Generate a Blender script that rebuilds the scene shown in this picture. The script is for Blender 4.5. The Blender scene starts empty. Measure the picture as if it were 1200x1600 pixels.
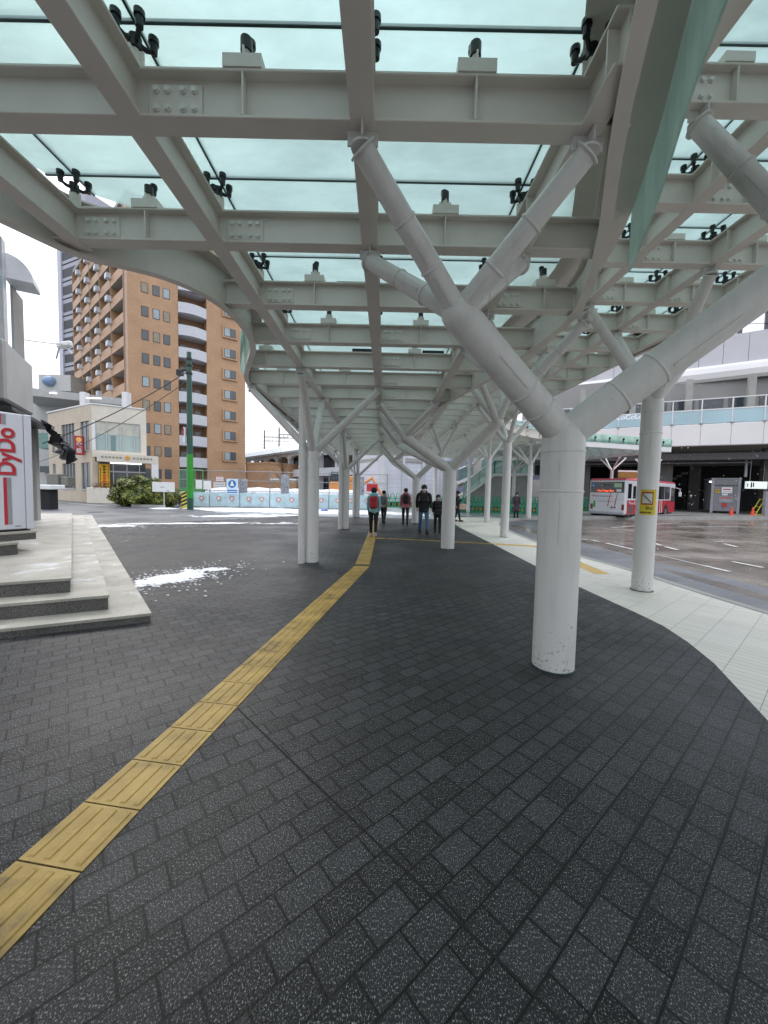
import bpy, math, random
from mathutils import Matrix, Vector, noise as mnoise
random.seed(7)
R = math.radians
sc = bpy.context.scene
C = sc.collection

# ------------------------------------------------------------------ camera
PITCH, ROLL, EYE = R(3.3), R(1.2), 1.55
cd = bpy.data.cameras.new('camera'); cam = bpy.data.objects.new('camera', cd); C.objects.link(cam)
cd.sensor_fit = 'VERTICAL'; cd.sensor_height = 24; cd.lens = 9.0; cd.clip_start = .05; cd.clip_end = 2000
cam.matrix_world = Matrix.Translation((0, 0, EYE)) @ Matrix.Rotation(R(90) - PITCH, 4, 'X') @ Matrix.Rotation(ROLL, 4, 'Z')
sc.camera = cam
# ------------------------------------------------------------------ world
w = bpy.data.worlds.new('World'); sc.world = w; w.use_nodes = True
nt = w.node_tree; nt.nodes.clear()
def wn(t, **k):
    n = nt.nodes.new(t)
    for a, b in k.items(): setattr(n, a, b)
    return n
sky = wn('ShaderNodeTexSky', sky_type='NISHITA', sun_disc=False, sun_elevation=R(42), sun_rotation=R(-35), air_density=1.0, dust_density=3.0, ozone_density=1.0)
tc = wn('ShaderNodeTexCoord'); mp = wn('ShaderNodeMapping'); mp.inputs['Scale'].default_value = (1.0, 1.0, 2.6)
nz = wn('ShaderNodeTexNoise'); nz.inputs['Scale'].default_value = 2.2; nz.inputs['Detail'].default_value = 6; nz.inputs['Roughness'].default_value = .55
cr = wn('ShaderNodeValToRGB')
cr.color_ramp.elements[0].position = .36; cr.color_ramp.elements[0].color = (6.6, 6.9, 7.9, 1)
cr.color_ramp.elements[1].position = .66; cr.color_ramp.elements[1].color = (9.4, 9.6, 10.1, 1)
mx = wn('ShaderNodeMix', data_type='RGBA'); mx.inputs[0].default_value = .88
bg = wn('ShaderNodeBackground'); bg.inputs['Strength'].default_value = .12
wo = wn('ShaderNodeOutputWorld')
L = nt.links.new
L(tc.outputs['Generated'], mp.inputs[0]); L(mp.outputs[0], nz.inputs['Vector']); L(nz.outputs['Fac'], cr.inputs[0])
sxz = wn('ShaderNodeSeparateXYZ'); L(tc.outputs['Generated'], sxz.inputs[0])
grd = wn('ShaderNodeMapRange'); grd.inputs[1].default_value = 0; grd.inputs[2].default_value = .9; grd.inputs[3].default_value = .52; grd.inputs[4].default_value = 1.45; L(sxz.outputs[2], grd.inputs[0])   # an overcast sky is about three times brighter overhead
mg = wn('ShaderNodeMix', data_type='RGBA', blend_type='MULTIPLY'); mg.inputs[0].default_value = 1; L(cr.outputs[0], mg.inputs[6]); L(grd.outputs[0], mg.inputs[7])
L(sky.outputs[0], mx.inputs[6]); L(mg.outputs[2], mx.inputs[7]); L(mx.outputs[2], bg.inputs[0]); L(bg.outputs[0], wo.inputs[0])
# ------------------------------------------------------------------ sun (overcast)
sd = bpy.data.lights.new('sun', 'SUN'); sd.energy = .7; sd.angle = R(25); sd.color = (1, .97, .93)
so = bpy.data.objects.new('sun', sd); C.objects.link(so); so.location = (0, 0, 60)
_el, _az = R(42), R(-35)      # azimuth measured from +Y, clockwise
so.rotation_euler = Vector((math.sin(_az) * math.cos(_el), math.cos(_az) * math.cos(_el), math.sin(_el))).to_track_quat('Z', 'Y').to_euler()
sc.view_settings.view_transform = 'Standard'; sc.view_settings.look = 'None'; sc.view_settings.gamma = 1
sc.view_settings.exposure = .86
sc.cycles.max_bounces = 8; sc.cycles.transparent_max_bounces = 12; sc.cycles.diffuse_bounces = 4

# ------------------------------------------------------------------ materials
def lin(h):
    h = h.lstrip('#'); v = [int(h[i:i + 2], 16) / 255 for i in (0, 2, 4)]
    return tuple((c / 12.92 if c <= .04045 else ((c + .055) / 1.055) ** 2.4) for c in v) + (1,)
MATS = {}
def nodes(name):
    m = bpy.data.materials.new(name); m.use_nodes = True; t = m.node_tree
    b = t.nodes['Principled BSDF']; MATS[name] = m
    def N(k, **kw):
        n = t.nodes.new(k)
        for a, c in kw.items(): setattr(n, a, c)
        return n
    return m, t, b, N, t.links.new
def mulc(c, f): return (min(c[0] * f, 1), min(c[1] * f, 1), min(c[2] * f, 1), 1)
def mat(name, col, rough=.5, metal=0, var=.14, scale=3, bump=.0, bscale=60, spec=.5, dirt=None, emit=0):
    if name in MATS: return MATS[name]
    c = lin(col) if isinstance(col, str) else tuple(col) + (1,)
    m, t, b, N, K = nodes(name)
    b.inputs['Roughness'].default_value = rough; b.inputs['Metallic'].default_value = metal
    b.inputs['Specular IOR Level'].default_value = spec
    g = N('ShaderNodeNewGeometry')
    n = N('ShaderNodeTexNoise'); n.inputs['Scale'].default_value = scale; n.inputs['Detail'].default_value = 5
    K(g.outputs['Position'], n.inputs['Vector'])
    r = N('ShaderNodeValToRGB'); r.color_ramp.elements[0].position = .3; r.color_ramp.elements[1].position = .7
    r.color_ramp.elements[0].color = mulc(c, 1 - var) if not dirt else lin(dirt); r.color_ramp.elements[1].color = mulc(c, 1 + var * .5)
    if dirt: r.color_ramp.elements[0].position = .2; r.color_ramp.elements[1].position = .55
    K(n.outputs['Fac'], r.inputs[0]); K(r.outputs[0], b.inputs['Base Color'])
    if bump:
        n2 = N('ShaderNodeTexNoise'); n2.inputs['Scale'].default_value = bscale; n2.inputs['Detail'].default_value = 4
        K(g.outputs['Position'], n2.inputs['Vector'])
        bp = N('ShaderNodeBump'); bp.inputs['Strength'].default_value = bump; bp.inputs['Distance'].default_value = .01
        K(n2.outputs['Fac'], bp.inputs['Height']); K(bp.outputs[0], b.inputs['Normal'])
    if emit:
        b.inputs['Emission Color'].default_value = c; b.inputs['Emission Strength'].default_value = emit
    return m
def brickmat(name, c1, c2, cm, w, h, mortar, angle=0, offset=.5, rough=.5, speck=None, vertical=None, bump=.4, roughvar=.0, snow=False, stain=.25, halo=False, spec=.5, patch=0, squash=1, mirror=False):
    m, t, b, N, K = nodes(name)
    g = N('ShaderNodeNewGeometry'); mp = N('ShaderNodeMapping'); K(g.outputs['Position'], mp.inputs[0])
    if vertical is not None:       # facade: u = along the wall, v = z
        sx = N('ShaderNodeSeparateXYZ'); K(g.outputs['Position'], sx.inputs[0])
        ca, sa = math.cos(vertical), math.sin(vertical)
        a1 = N('ShaderNodeMath', operation='MULTIPLY'); a1.inputs[1].default_value = ca; K(sx.outputs[0], a1.inputs[0])
        a2 = N('ShaderNodeMath', operation='MULTIPLY_ADD'); a2.inputs[1].default_value = sa; K(sx.outputs[1], a2.inputs[0]); K(a1.outputs[0], a2.inputs[2])
        cx = N('ShaderNodeCombineXYZ'); K(a2.outputs[0], cx.inputs[0]); K(sx.outputs[2], cx.inputs[1]); vec = cx.outputs[0]
    else:
        mp.inputs['Rotation'].default_value = (0, 0, -angle); vec = mp.outputs[0]
    br = N('ShaderNodeTexBrick'); br.offset = offset; br.inputs['Scale'].default_value = 1
    br.inputs['Brick Width'].default_value = w; br.inputs['Row Height'].default_value = h; br.inputs['Mortar Size'].default_value = mortar
    br.inputs['Mortar Smooth'].default_value = .15; br.inputs['Bias'].default_value = 0
    br.inputs['Color1'].default_value = lin(c1); br.inputs['Color2'].default_value = lin(c2); br.inputs['Mortar'].default_value = lin(cm)
    K(vec, br.inputs['Vector'])
    col = br.outputs['Color']
    n = N('ShaderNodeTexNoise'); n.inputs['Scale'].default_value = .55; n.inputs['Detail'].default_value = 6; K(g.outputs['Position'], n.inputs['Vector'])
    mr = N('ShaderNodeMapRange'); mr.inputs[1].default_value = .3; mr.inputs[2].default_value = .7; mr.inputs[3].default_value = 1 - stain; mr.inputs[4].default_value = 1 + stain
    K(n.outputs['Fac'], mr.inputs[0])
    mu = N('ShaderNodeMix', data_type='RGBA', blend_type='MULTIPLY'); mu.inputs[0].default_value = 1
    K(col, mu.inputs[6]); K(mr.outputs[0], mu.inputs[7]); col = mu.outputs[2]
    hgt = br.outputs['Fac']
    if halo:      # darker band along the block edges, broken up by noise
        b3 = N('ShaderNodeTexBrick'); b3.offset = offset
        for k_, v_ in (('Scale', 1), ('Brick Width', w), ('Row Height', h), ('Mortar Size', .016), ('Mortar Smooth', 1.0), ('Bias', 0)): b3.inputs[k_].default_value = v_
        K(vec, b3.inputs['Vector']); n9 = N('ShaderNodeTexNoise'); n9.inputs['Scale'].default_value = 3.2; n9.inputs['Detail'].default_value = 4; K(g.outputs['Position'], n9.inputs['Vector'])
        m9 = N('ShaderNodeMapRange'); m9.inputs[1].default_value = .35; m9.inputs[2].default_value = .6; K(n9.outputs['Fac'], m9.inputs[0])
        m8 = N('ShaderNodeMath', operation='MULTIPLY'); K(b3.outputs['Fac'], m8.inputs[0]); K(m9.outputs[0], m8.inputs[1]); m7 = N('ShaderNodeMath', operation='MULTIPLY'); m7.inputs[1].default_value = .75; K(m8.outputs[0], m7.inputs[0])
        halo_fac = m7.outputs[0]
    if speck:
        m2 = N('ShaderNodeMapping'); m2.inputs['Scale'].default_value = (1, .5, 1); K(g.outputs['Position'], m2.inputs[0])
        vo = N('ShaderNodeTexNoise'); vo.inputs['Scale'].default_value = speck[1]; vo.inputs['Detail'].default_value = 2.5; vo.inputs['Roughness'].default_value = .7; K(m2.outputs[0], vo.inputs['Vector'])
        m3 = N('ShaderNodeMapRange'); m3.inputs[1].default_value = .56; m3.inputs[2].default_value = .70; K(vo.outputs['Fac'], m3.inputs[0])
        sp = N('ShaderNodeMix', data_type='RGBA'); K(m3.outputs[0], sp.inputs[0]); K(col, sp.inputs[6]); sp.inputs[7].default_value = lin(speck[0])
        # keep the joints dark
        sp2 = N('ShaderNodeMix', data_type='RGBA'); K(hgt, sp2.inputs[0]); K(sp.outputs[2], sp2.inputs[6]); K(col, sp2.inputs[7]); col = sp2.outputs[2]
    if halo:
        hm = N('ShaderNodeMix', data_type='RGBA'); K(halo_fac, hm.inputs[0]); K(col, hm.inputs[6]); hm.inputs[7].default_value = (.006, .006, .006, 1); col = hm.outputs[2]
    if snow:
        n3 = N('ShaderNodeTexNoise'); n3.inputs['Scale'].default_value = 5; n3.inputs['Detail'].default_value = 9; n3.inputs['Roughness'].default_value = .75; K(g.outputs['Position'], n3.inputs['Vector'])
        n4 = N('ShaderNodeTexNoise'); n4.inputs['Scale'].default_value = .35; n4.inputs['Detail'].default_value = 3; K(g.outputs['Position'], n4.inputs['Vector'])
        s3 = N('ShaderNodeSeparateXYZ'); K(g.outputs['Position'], s3.inputs[0])
        rx = N('ShaderNodeMapRange'); rx.inputs[1].default_value = -2.2; rx.inputs[2].default_value = -7; rx.inputs[3].default_value = 0; rx.inputs[4].default_value = .22; K(s3.outputs[0], rx.inputs[0])
        ad = N('ShaderNodeMath', operation='ADD'); K(n3.outputs['Fac'], ad.inputs[0]); K(rx.outputs[0], ad.inputs[1])
        a3 = N('ShaderNodeMath', operation='MULTIPLY_ADD'); K(n4.outputs['Fac'], a3.inputs[0]); a3.inputs[1].default_value = .35; K(ad.outputs[0], a3.inputs[2])
        m5 = N('ShaderNodeMapRange'); m5.inputs[1].default_value = .965; m5.inputs[2].default_value = 1.06; K(a3.outputs[0], m5.inputs[0])
        sn = N('ShaderNodeMix', data_type='RGBA'); K(m5.outputs[0], sn.inputs[0]); K(col, sn.inputs[6]); sn.inputs[7].default_value = (.75, .77, .8, 1); col = sn.outputs[2]
    K(col, b.inputs['Base Color']); b.inputs['Specular IOR Level'].default_value = spec
    bp = N('ShaderNodeBump', invert=True); bp.inputs['Strength'].default_value = bump; bp.inputs['Distance'].default_value = .006
    K(hgt, bp.inputs['Height'])
    nb = N('ShaderNodeTexNoise'); nb.inputs['Scale'].default_value = 90; nb.inputs['Detail'].default_value = 3; K(g.outputs['Position'], nb.inputs['Vector'])
    b2 = N('ShaderNodeBump'); b2.inputs['Strength'].default_value = .7 if halo else .3; b2.inputs['Distance'].default_value = .005; K(nb.outputs['Fac'], b2.inputs['Height']); K(bp.outputs[0], b2.inputs['Normal'])
    K(b2.outputs[0], b.inputs['Normal'])
    if roughvar:
        r2 = N('ShaderNodeMapRange'); r2.inputs[1].default_value = .35; r2.inputs[2].default_value = .65; r2.inputs[3].default_value = rough - roughvar; r2.inputs[4].default_value = rough + roughvar
        K(n.outputs['Fac'], r2.inputs[0]); K(r2.outputs[0], b.inputs['Roughness'])
    else: b.inputs['Roughness'].default_value = rough
    return m
M_paver = brickmat('dark_granite_paver', '101113', '2e2f32', '020202', .196, .131, .0040, R(40), .5, .54, ('b0b0b0', 240), halo=True, spec=.3, bump=1.0, roughvar=.12, snow=True, stain=.3)
M_light = brickmat('pale_paver', 'cfccc0', 'd8d5ca', '98968c', .10, .30, .003, R(40), 0, .45, None, bump=.5, roughvar=.12, stain=.06)
M_plaza = brickmat('grey_plaza_paver', '8c9093', '9b9fa2', '6d7073', .6, .3, .006, R(10), .5, .3, None, bump=.3, roughvar=.12, stain=.15, snow=False)
M_tan = brickmat('tan_wall_tile', 'a98463', 'b6906d', '8f7557', .23, .075, .006, vertical=R(38), rough=.5, bump=.2, stain=.10)
M_tanside = brickmat('tan_wall_tile_side', 'a98463', 'b6906d', '8f7557', .23, .075, .006, vertical=R(139), rough=.5, bump=.2, stain=.08)
M_darktile = brickmat('dark_brown_tile', '4c4345', '5a5052', '2c2829', .2, .07, .006, vertical=R(60), rough=.5, bump=.3, stain=.15)
M_steel = mat('grey_painted_steel', 'd8d0c8', .48, 0, .07, 2.5, .16, 120)
def scuffed(name, col, rough):
    m, t, b, N, K = nodes(name); c = lin(col); g = N('ShaderNodeNewGeometry'); b.inputs['Roughness'].default_value = rough
    mp = N('ShaderNodeMapping'); mp.inputs['Scale'].default_value = (9, 9, 1.3); K(g.outputs['Position'], mp.inputs[0])
    n = N('ShaderNodeTexNoise'); n.inputs['Scale'].default_value = 1; n.inputs['Detail'].default_value = 6; K(mp.outputs[0], n.inputs['Vector'])
    r_ = N('ShaderNodeMapRange'); r_.inputs[1].default_value = .48; r_.inputs[2].default_value = .78; r_.inputs[4].default_value = .3; K(n.outputs['Fac'], r_.inputs[0])
    a = N('ShaderNodeMix', data_type='RGBA'); K(r_.outputs[0], a.inputs[0]); a.inputs[6].default_value = c; a.inputs[7].default_value = mulc(c, .55)
    n2 = N('ShaderNodeTexNoise'); n2.inputs['Scale'].default_value = 38; n2.inputs['Detail'].default_value = 5; K(g.outputs['Position'], n2.inputs['Vector'])
    s2 = N('ShaderNodeSeparateXYZ'); K(g.outputs['Position'], s2.inputs[0])
    z = N('ShaderNodeMapRange'); z.inputs[1].default_value = 0; z.inputs[2].default_value = .7; z.inputs[3].default_value = .16; z.inputs[4].default_value = 0; K(s2.outputs[2], z.inputs[0])
    q = N('ShaderNodeMath', operation='ADD'); K(n2.outputs['Fac'], q.inputs[0]); K(z.outputs[0], q.inputs[1])
    w_ = N('ShaderNodeMapRange'); w_.inputs[1].default_value = .70; w_.inputs[2].default_value = .78; w_.inputs[4].default_value = .55; K(q.outputs[0], w_.inputs[0])
    d = N('ShaderNodeMix', data_type='RGBA'); K(w_.outputs[0], d.inputs[0]); K(a.outputs[2], d.inputs[6]); d.inputs[7].default_value = lin('6f6d68'); K(d.outputs[2], b.inputs['Base Color'])
    n3 = N('ShaderNodeTexNoise'); n3.inputs['Scale'].default_value = 110; K(g.outputs['Position'], n3.inputs['Vector'])
    bp = N('ShaderNodeBump'); bp.inputs['Strength'].default_value = .2; bp.inputs['Distance'].default_value = .01; K(n3.outputs['Fac'], bp.inputs['Height']); K(bp.outputs[0], b.inputs['Normal'])
    return m
M_col = scuffed('pale_painted_column', 'd3d1cd', .36)
M_white = mat('white_paint', 'd8d9d8', .4, 0, .05)
M_seam = mat('grey_weld_seam', '85847f', .55)
M_bolt = mat('pale_bolt', 'dcdad4', .35)
M_black = mat('black_fitting', '1b1d1e', .35, .2)
M_chrome = mat('steel_boss', '9a9a98', .3, .8)
M_seal = mat('dark_sealant', '2f4142', .6)
M_conc = mat('concrete', '9c9b96', .75, 0, .15, 1.5, .2, 30)
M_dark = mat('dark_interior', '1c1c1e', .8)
def tilemat():
    m, t, b, N, K = nodes('yellow_tactile'); g = N('ShaderNodeNewGeometry'); b.inputs['Roughness'].default_value = .55
    s2 = N('ShaderNodeSeparateXYZ'); K(g.outputs['Position'], s2.inputs[0]); n0 = N('ShaderNodeTexWhiteNoise', noise_dimensions='1D'); f = N('ShaderNodeMath', operation='FLOOR')
    q = N('ShaderNodeMath', operation='DIVIDE'); q.inputs[1].default_value = .2969; o = N('ShaderNodeMath', operation='ADD'); o.inputs[1].default_value = .07; K(s2.outputs[1], o.inputs[0]); K(o.outputs[0], q.inputs[0]); K(q.outputs[0], f.inputs[0]); K(f.outputs[0], n0.inputs['W'])
    n = N('ShaderNodeTexNoise'); n.inputs['Scale'].default_value = 5; n.inputs['Detail'].default_value = 8; n.inputs['Roughness'].default_value = .65; K(g.outputs['Position'], n.inputs['Vector'])
    a = N('ShaderNodeMath', operation='MULTIPLY_ADD'); K(n0.outputs['Value'], a.inputs[0]); a.inputs[1].default_value = .16; K(n.outputs['Fac'], a.inputs[2])
    r_ = N('ShaderNodeValToRGB'); e = r_.color_ramp.elements; e[0].position = .36; e[0].color = lin('6e5a2c'); e[1].position = .78; e[1].color = lin('b4954a'); x = e.new(.52); x.color = lin('9a7d38'); K(a.outputs[0], r_.inputs[0]); K(r_.outputs[0], b.inputs['Base Color'])
    n2 = N('ShaderNodeTexNoise'); n2.inputs['Scale'].default_value = 130; K(g.outputs['Position'], n2.inputs['Vector']); bp = N('ShaderNodeBump'); bp.inputs['Strength'].default_value = .3; bp.inputs['Distance'].default_value = .004; K(n2.outputs['Fac'], bp.inputs['Height']); K(bp.outputs[0], b.inputs['Normal'])
    return m
M_yel = tilemat()
M_yelp = mat('pale_orange_tactile', 'd0ab62', .5, 0, .10, 8)
M_win = mat('window_glass_dark', '3f474c', .08, 0, .2, 1.2, spec=.9)
M_winp = mat('window_glass_pale', '8a9ba0', .08, 0, .2, .8, spec=.9)
M_frame = mat('brown_window_frame', '4a3a30', .4)
M_alu = mat('aluminium_frame', 'b9bcbe', .35, .3)
def granite(name, c1, c2, rough, snow=False):
    m, t, b, N, K = nodes(name)
    g = N('ShaderNodeNewGeometry')
    n = N('ShaderNodeTexNoise'); n.inputs['Scale'].default_value = 140; n.inputs['Detail'].default_value = 3; K(g.outputs['Position'], n.inputs['Vector'])
    r = N('ShaderNodeValToRGB'); r.color_ramp.elements[0].position = .38; r.color_ramp.elements[1].position = .62
    r.color_ramp.elements[0].color = lin(c1); r.color_ramp.elements[1].color = lin(c2); K(n.outputs['Fac'], r.inputs[0])
    n2 = N('ShaderNodeTexNoise'); n2.inputs['Scale'].default_value = 2.2; n2.inputs['Detail'].default_value = 7; K(g.outputs['Position'], n2.inputs['Vector'])
    mr = N('ShaderNodeMapRange'); mr.inputs[1].default_value = .3; mr.inputs[2].default_value = .7; mr.inputs[3].default_value = .72; mr.inputs[4].default_value = 1.15; K(n2.outputs['Fac'], mr.inputs[0])
    mu = N('ShaderNodeMix', data_type='RGBA', blend_type='MULTIPLY'); mu.inputs[0].default_value = 1; K(r.outputs[0], mu.inputs[6]); K(mr.outputs[0], mu.inputs[7])
    col = mu.outputs[2]
    if snow:
        n4 = N('ShaderNodeTexNoise'); n4.inputs['Scale'].default_value = 1.3; n4.inputs['Detail'].default_value = 9; n4.inputs['Roughness'].default_value = .68; K(g.outputs['Position'], n4.inputs['Vector'])
        m4 = N('ShaderNodeMapRange'); m4.inputs[1].default_value = .55; m4.inputs[2].default_value = .68; m4.inputs[4].default_value = .8; K(n4.outputs['Fac'], m4.inputs[0])
        x4 = N('ShaderNodeMix', data_type='RGBA'); K(m4.outputs[0], x4.inputs[0]); K(col, x4.inputs[6]); x4.inputs[7].default_value = (.66, .68, .71, 1); col = x4.outputs[2]
    K(col, b.inputs['Base Color']); b.inputs['Roughness'].default_value = rough
    bp = N('ShaderNodeBump'); bp.inputs['Strength'].default_value = .3; bp.inputs['Distance'].default_value = .004; K(n.outputs['Fac'], bp.inputs['Height']); K(bp.outputs[0], b.inputs['Normal'])
    return m
M_gran = granite('rough_granite', '2f2e2c', '75736e', .7)
M_grantop = granite('worn_granite_tread', '8f8c80', 'b5b1a6', .55, True)
def wetroad(name, c1, c2, c3, lo, hi, sc1):
    m, t, b, N, K = nodes(name)
    g = N('ShaderNodeNewGeometry'); mp = N('ShaderNodeMapping'); mp.inputs['Scale'].default_value = (1, 1.6, 1); mp.inputs['Rotation'].default_value = (0, 0, R(25)); K(g.outputs['Position'], mp.inputs[0])
    n = N('ShaderNodeTexNoise'); n.inputs['Scale'].default_value = sc1; n.inputs['Detail'].default_value = 8; n.inputs['Roughness'].default_value = .62; K(mp.outputs[0], n.inputs['Vector'])
    r = N('ShaderNodeValToRGB'); e = r.color_ramp.elements
    e[0].position = .35; e[0].color = lin(c1); e[1].position = .66; e[1].color = lin(c3); x = e.new(.5); x.color = lin(c2); K(n.outputs['Fac'], r.inputs[0])
    K(r.outputs[0], b.inputs['Base Color'])
    n2 = N('ShaderNodeTexNoise'); n2.inputs['Scale'].default_value = .5; n2.inputs['Detail'].default_value = 4; K(g.outputs['Position'], n2.inputs['Vector'])
    mr = N('ShaderNodeMapRange'); mr.inputs[1].default_value = .35; mr.inputs[2].default_value = .65; mr.inputs[3].default_value = lo; mr.inputs[4].default_value = hi; K(n2.outputs['Fac'], mr.inputs[0]); K(mr.outputs[0], b.inputs['Roughness'])
    n3 = N('ShaderNodeTexNoise'); n3.inputs['Scale'].default_value = 70; K(g.outputs['Position'], n3.inputs['Vector'])
    bp = N('ShaderNodeBump'); bp.inputs['Strength'].default_value = .25; bp.inputs['Distance'].default_value = .006; K(n3.outputs['Fac'], bp.inputs['Height']); K(bp.outputs[0], b.inputs['Normal'])
    return m
M_road = wetroad('wet_bus_road', '534c46', '695f57', '847b73', .1, .38, .4)
M_lane = wetroad('lane_asphalt', '5d5f63', '66686c', '707276', .3, .5, 1.2)
M_asph = wetroad('asphalt', '5a5c5f', '66686b', '75777a', .3, .55, .5)
def snowmat():
    m, t, b, N, K = nodes('snow')
    b.inputs['Base Color'].default_value = (.82, .84, .87, 1); b.inputs['Roughness'].default_value = .6
    b.inputs['Subsurface Weight'].default_value = .0
    g = N('ShaderNodeNewGeometry'); n = N('ShaderNodeTexNoise'); n.inputs['Scale'].default_value = 18; n.inputs['Detail'].default_value = 6; K(g.outputs['Position'], n.inputs['Vector'])
    r = N('ShaderNodeValToRGB'); r.color_ramp.elements[0].position = .3; r.color_ramp.elements[0].color = (.5, .52, .56, 1); r.color_ramp.elements[1].position = .55; r.color_ramp.elements[1].color = (.86, .88, .9, 1)
    K(n.outputs['Fac'], r.inputs[0]); K(r.outputs[0], b.inputs['Base Color'])
    bp = N('ShaderNodeBump'); bp.inputs['Strength'].default_value = .5; bp.inputs['Distance'].default_value = .01; K(n.outputs['Fac'], bp.inputs['Height']); K(bp.outputs[0], b.inputs['Normal'])
    return m
M_snow = snowmat()
def glassmat(name, tint, trans, mixf, gl=.12, rough=.12):
    """rain-wetted frosted glass: part see-through, part scattering, a little gloss"""
    m, t, b, N, K = nodes(name); t.nodes.remove(b)
    out = [n for n in t.nodes if n.type == 'OUTPUT_MATERIAL'][0]
    g = N('ShaderNodeNewGeometry'); n = N('ShaderNodeTexNoise'); n.inputs['Scale'].default_value = 1.6; n.inputs['Detail'].default_value = 8; n.inputs['Roughness'].default_value = .6
    mp = N('ShaderNodeMapping'); mp.inputs['Rotation'].default_value = (0, 0, R(35)); mp.inputs['Scale'].default_value = (1, 2.2, 1); K(g.outputs['Position'], mp.inputs[0]); K(mp.outputs[0], n.inputs['Vector'])
    r = N('ShaderNodeValToRGB'); r.color_ramp.elements[0].position = .3; r.color_ramp.elements[1].position = .7
    r.color_ramp.elements[0].color = tuple(c * .74 for c in tint) + (1,); r.color_ramp.elements[1].color = tuple(tint) + (1,); K(n.outputs['Fac'], r.inputs[0])
    tl = N('ShaderNodeBsdfTranslucent'); K(r.outputs[0], tl.inputs[0])
    tr = N('ShaderNodeBsdfTransparent'); tr.inputs[0].default_value = tuple(trans) + (1,)
    mx = N('ShaderNodeMixShader'); mx.inputs[0].default_value = mixf; K(tr.outputs[0], mx.inputs[1]); K(tl.outputs[0], mx.inputs[2])
    gs = N('ShaderNodeBsdfGlossy'); gs.inputs['Roughness'].default_value = rough
    fr = N('ShaderNodeFresnel'); fr.inputs[0].default_value = 1.35
    mf = N('ShaderNodeMath', operation='MULTIPLY'); K(fr.outputs[0], mf.inputs[0]); mf.inputs[1].default_value = gl * 4
    m2 = N('ShaderNodeMixShader'); K(mf.outputs[0], m2.inputs[0]); K(mx.outputs[0], m2.inputs[1]); K(gs.outputs[0], m2.inputs[2])
    K(m2.outputs[0], out.inputs[0])
    return m
M_roofglass = glassmat('frosted_roof_glass', (.59, .695, .675), (.63, .735, .715), .55)
M_fascia = glassmat('green_fascia_glass', (.68, .82, .77), (.40, .54, .49), .92, .03, .3)
M_balglass = mat('blue_balustrade_glass', '9fbcc4', .12, 0, .12, .4, spec=.8)
M_grnglass = glassmat('green_rail_glass', (.38, .52, .48), (.62, .72, .70), .4, .12)

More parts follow.
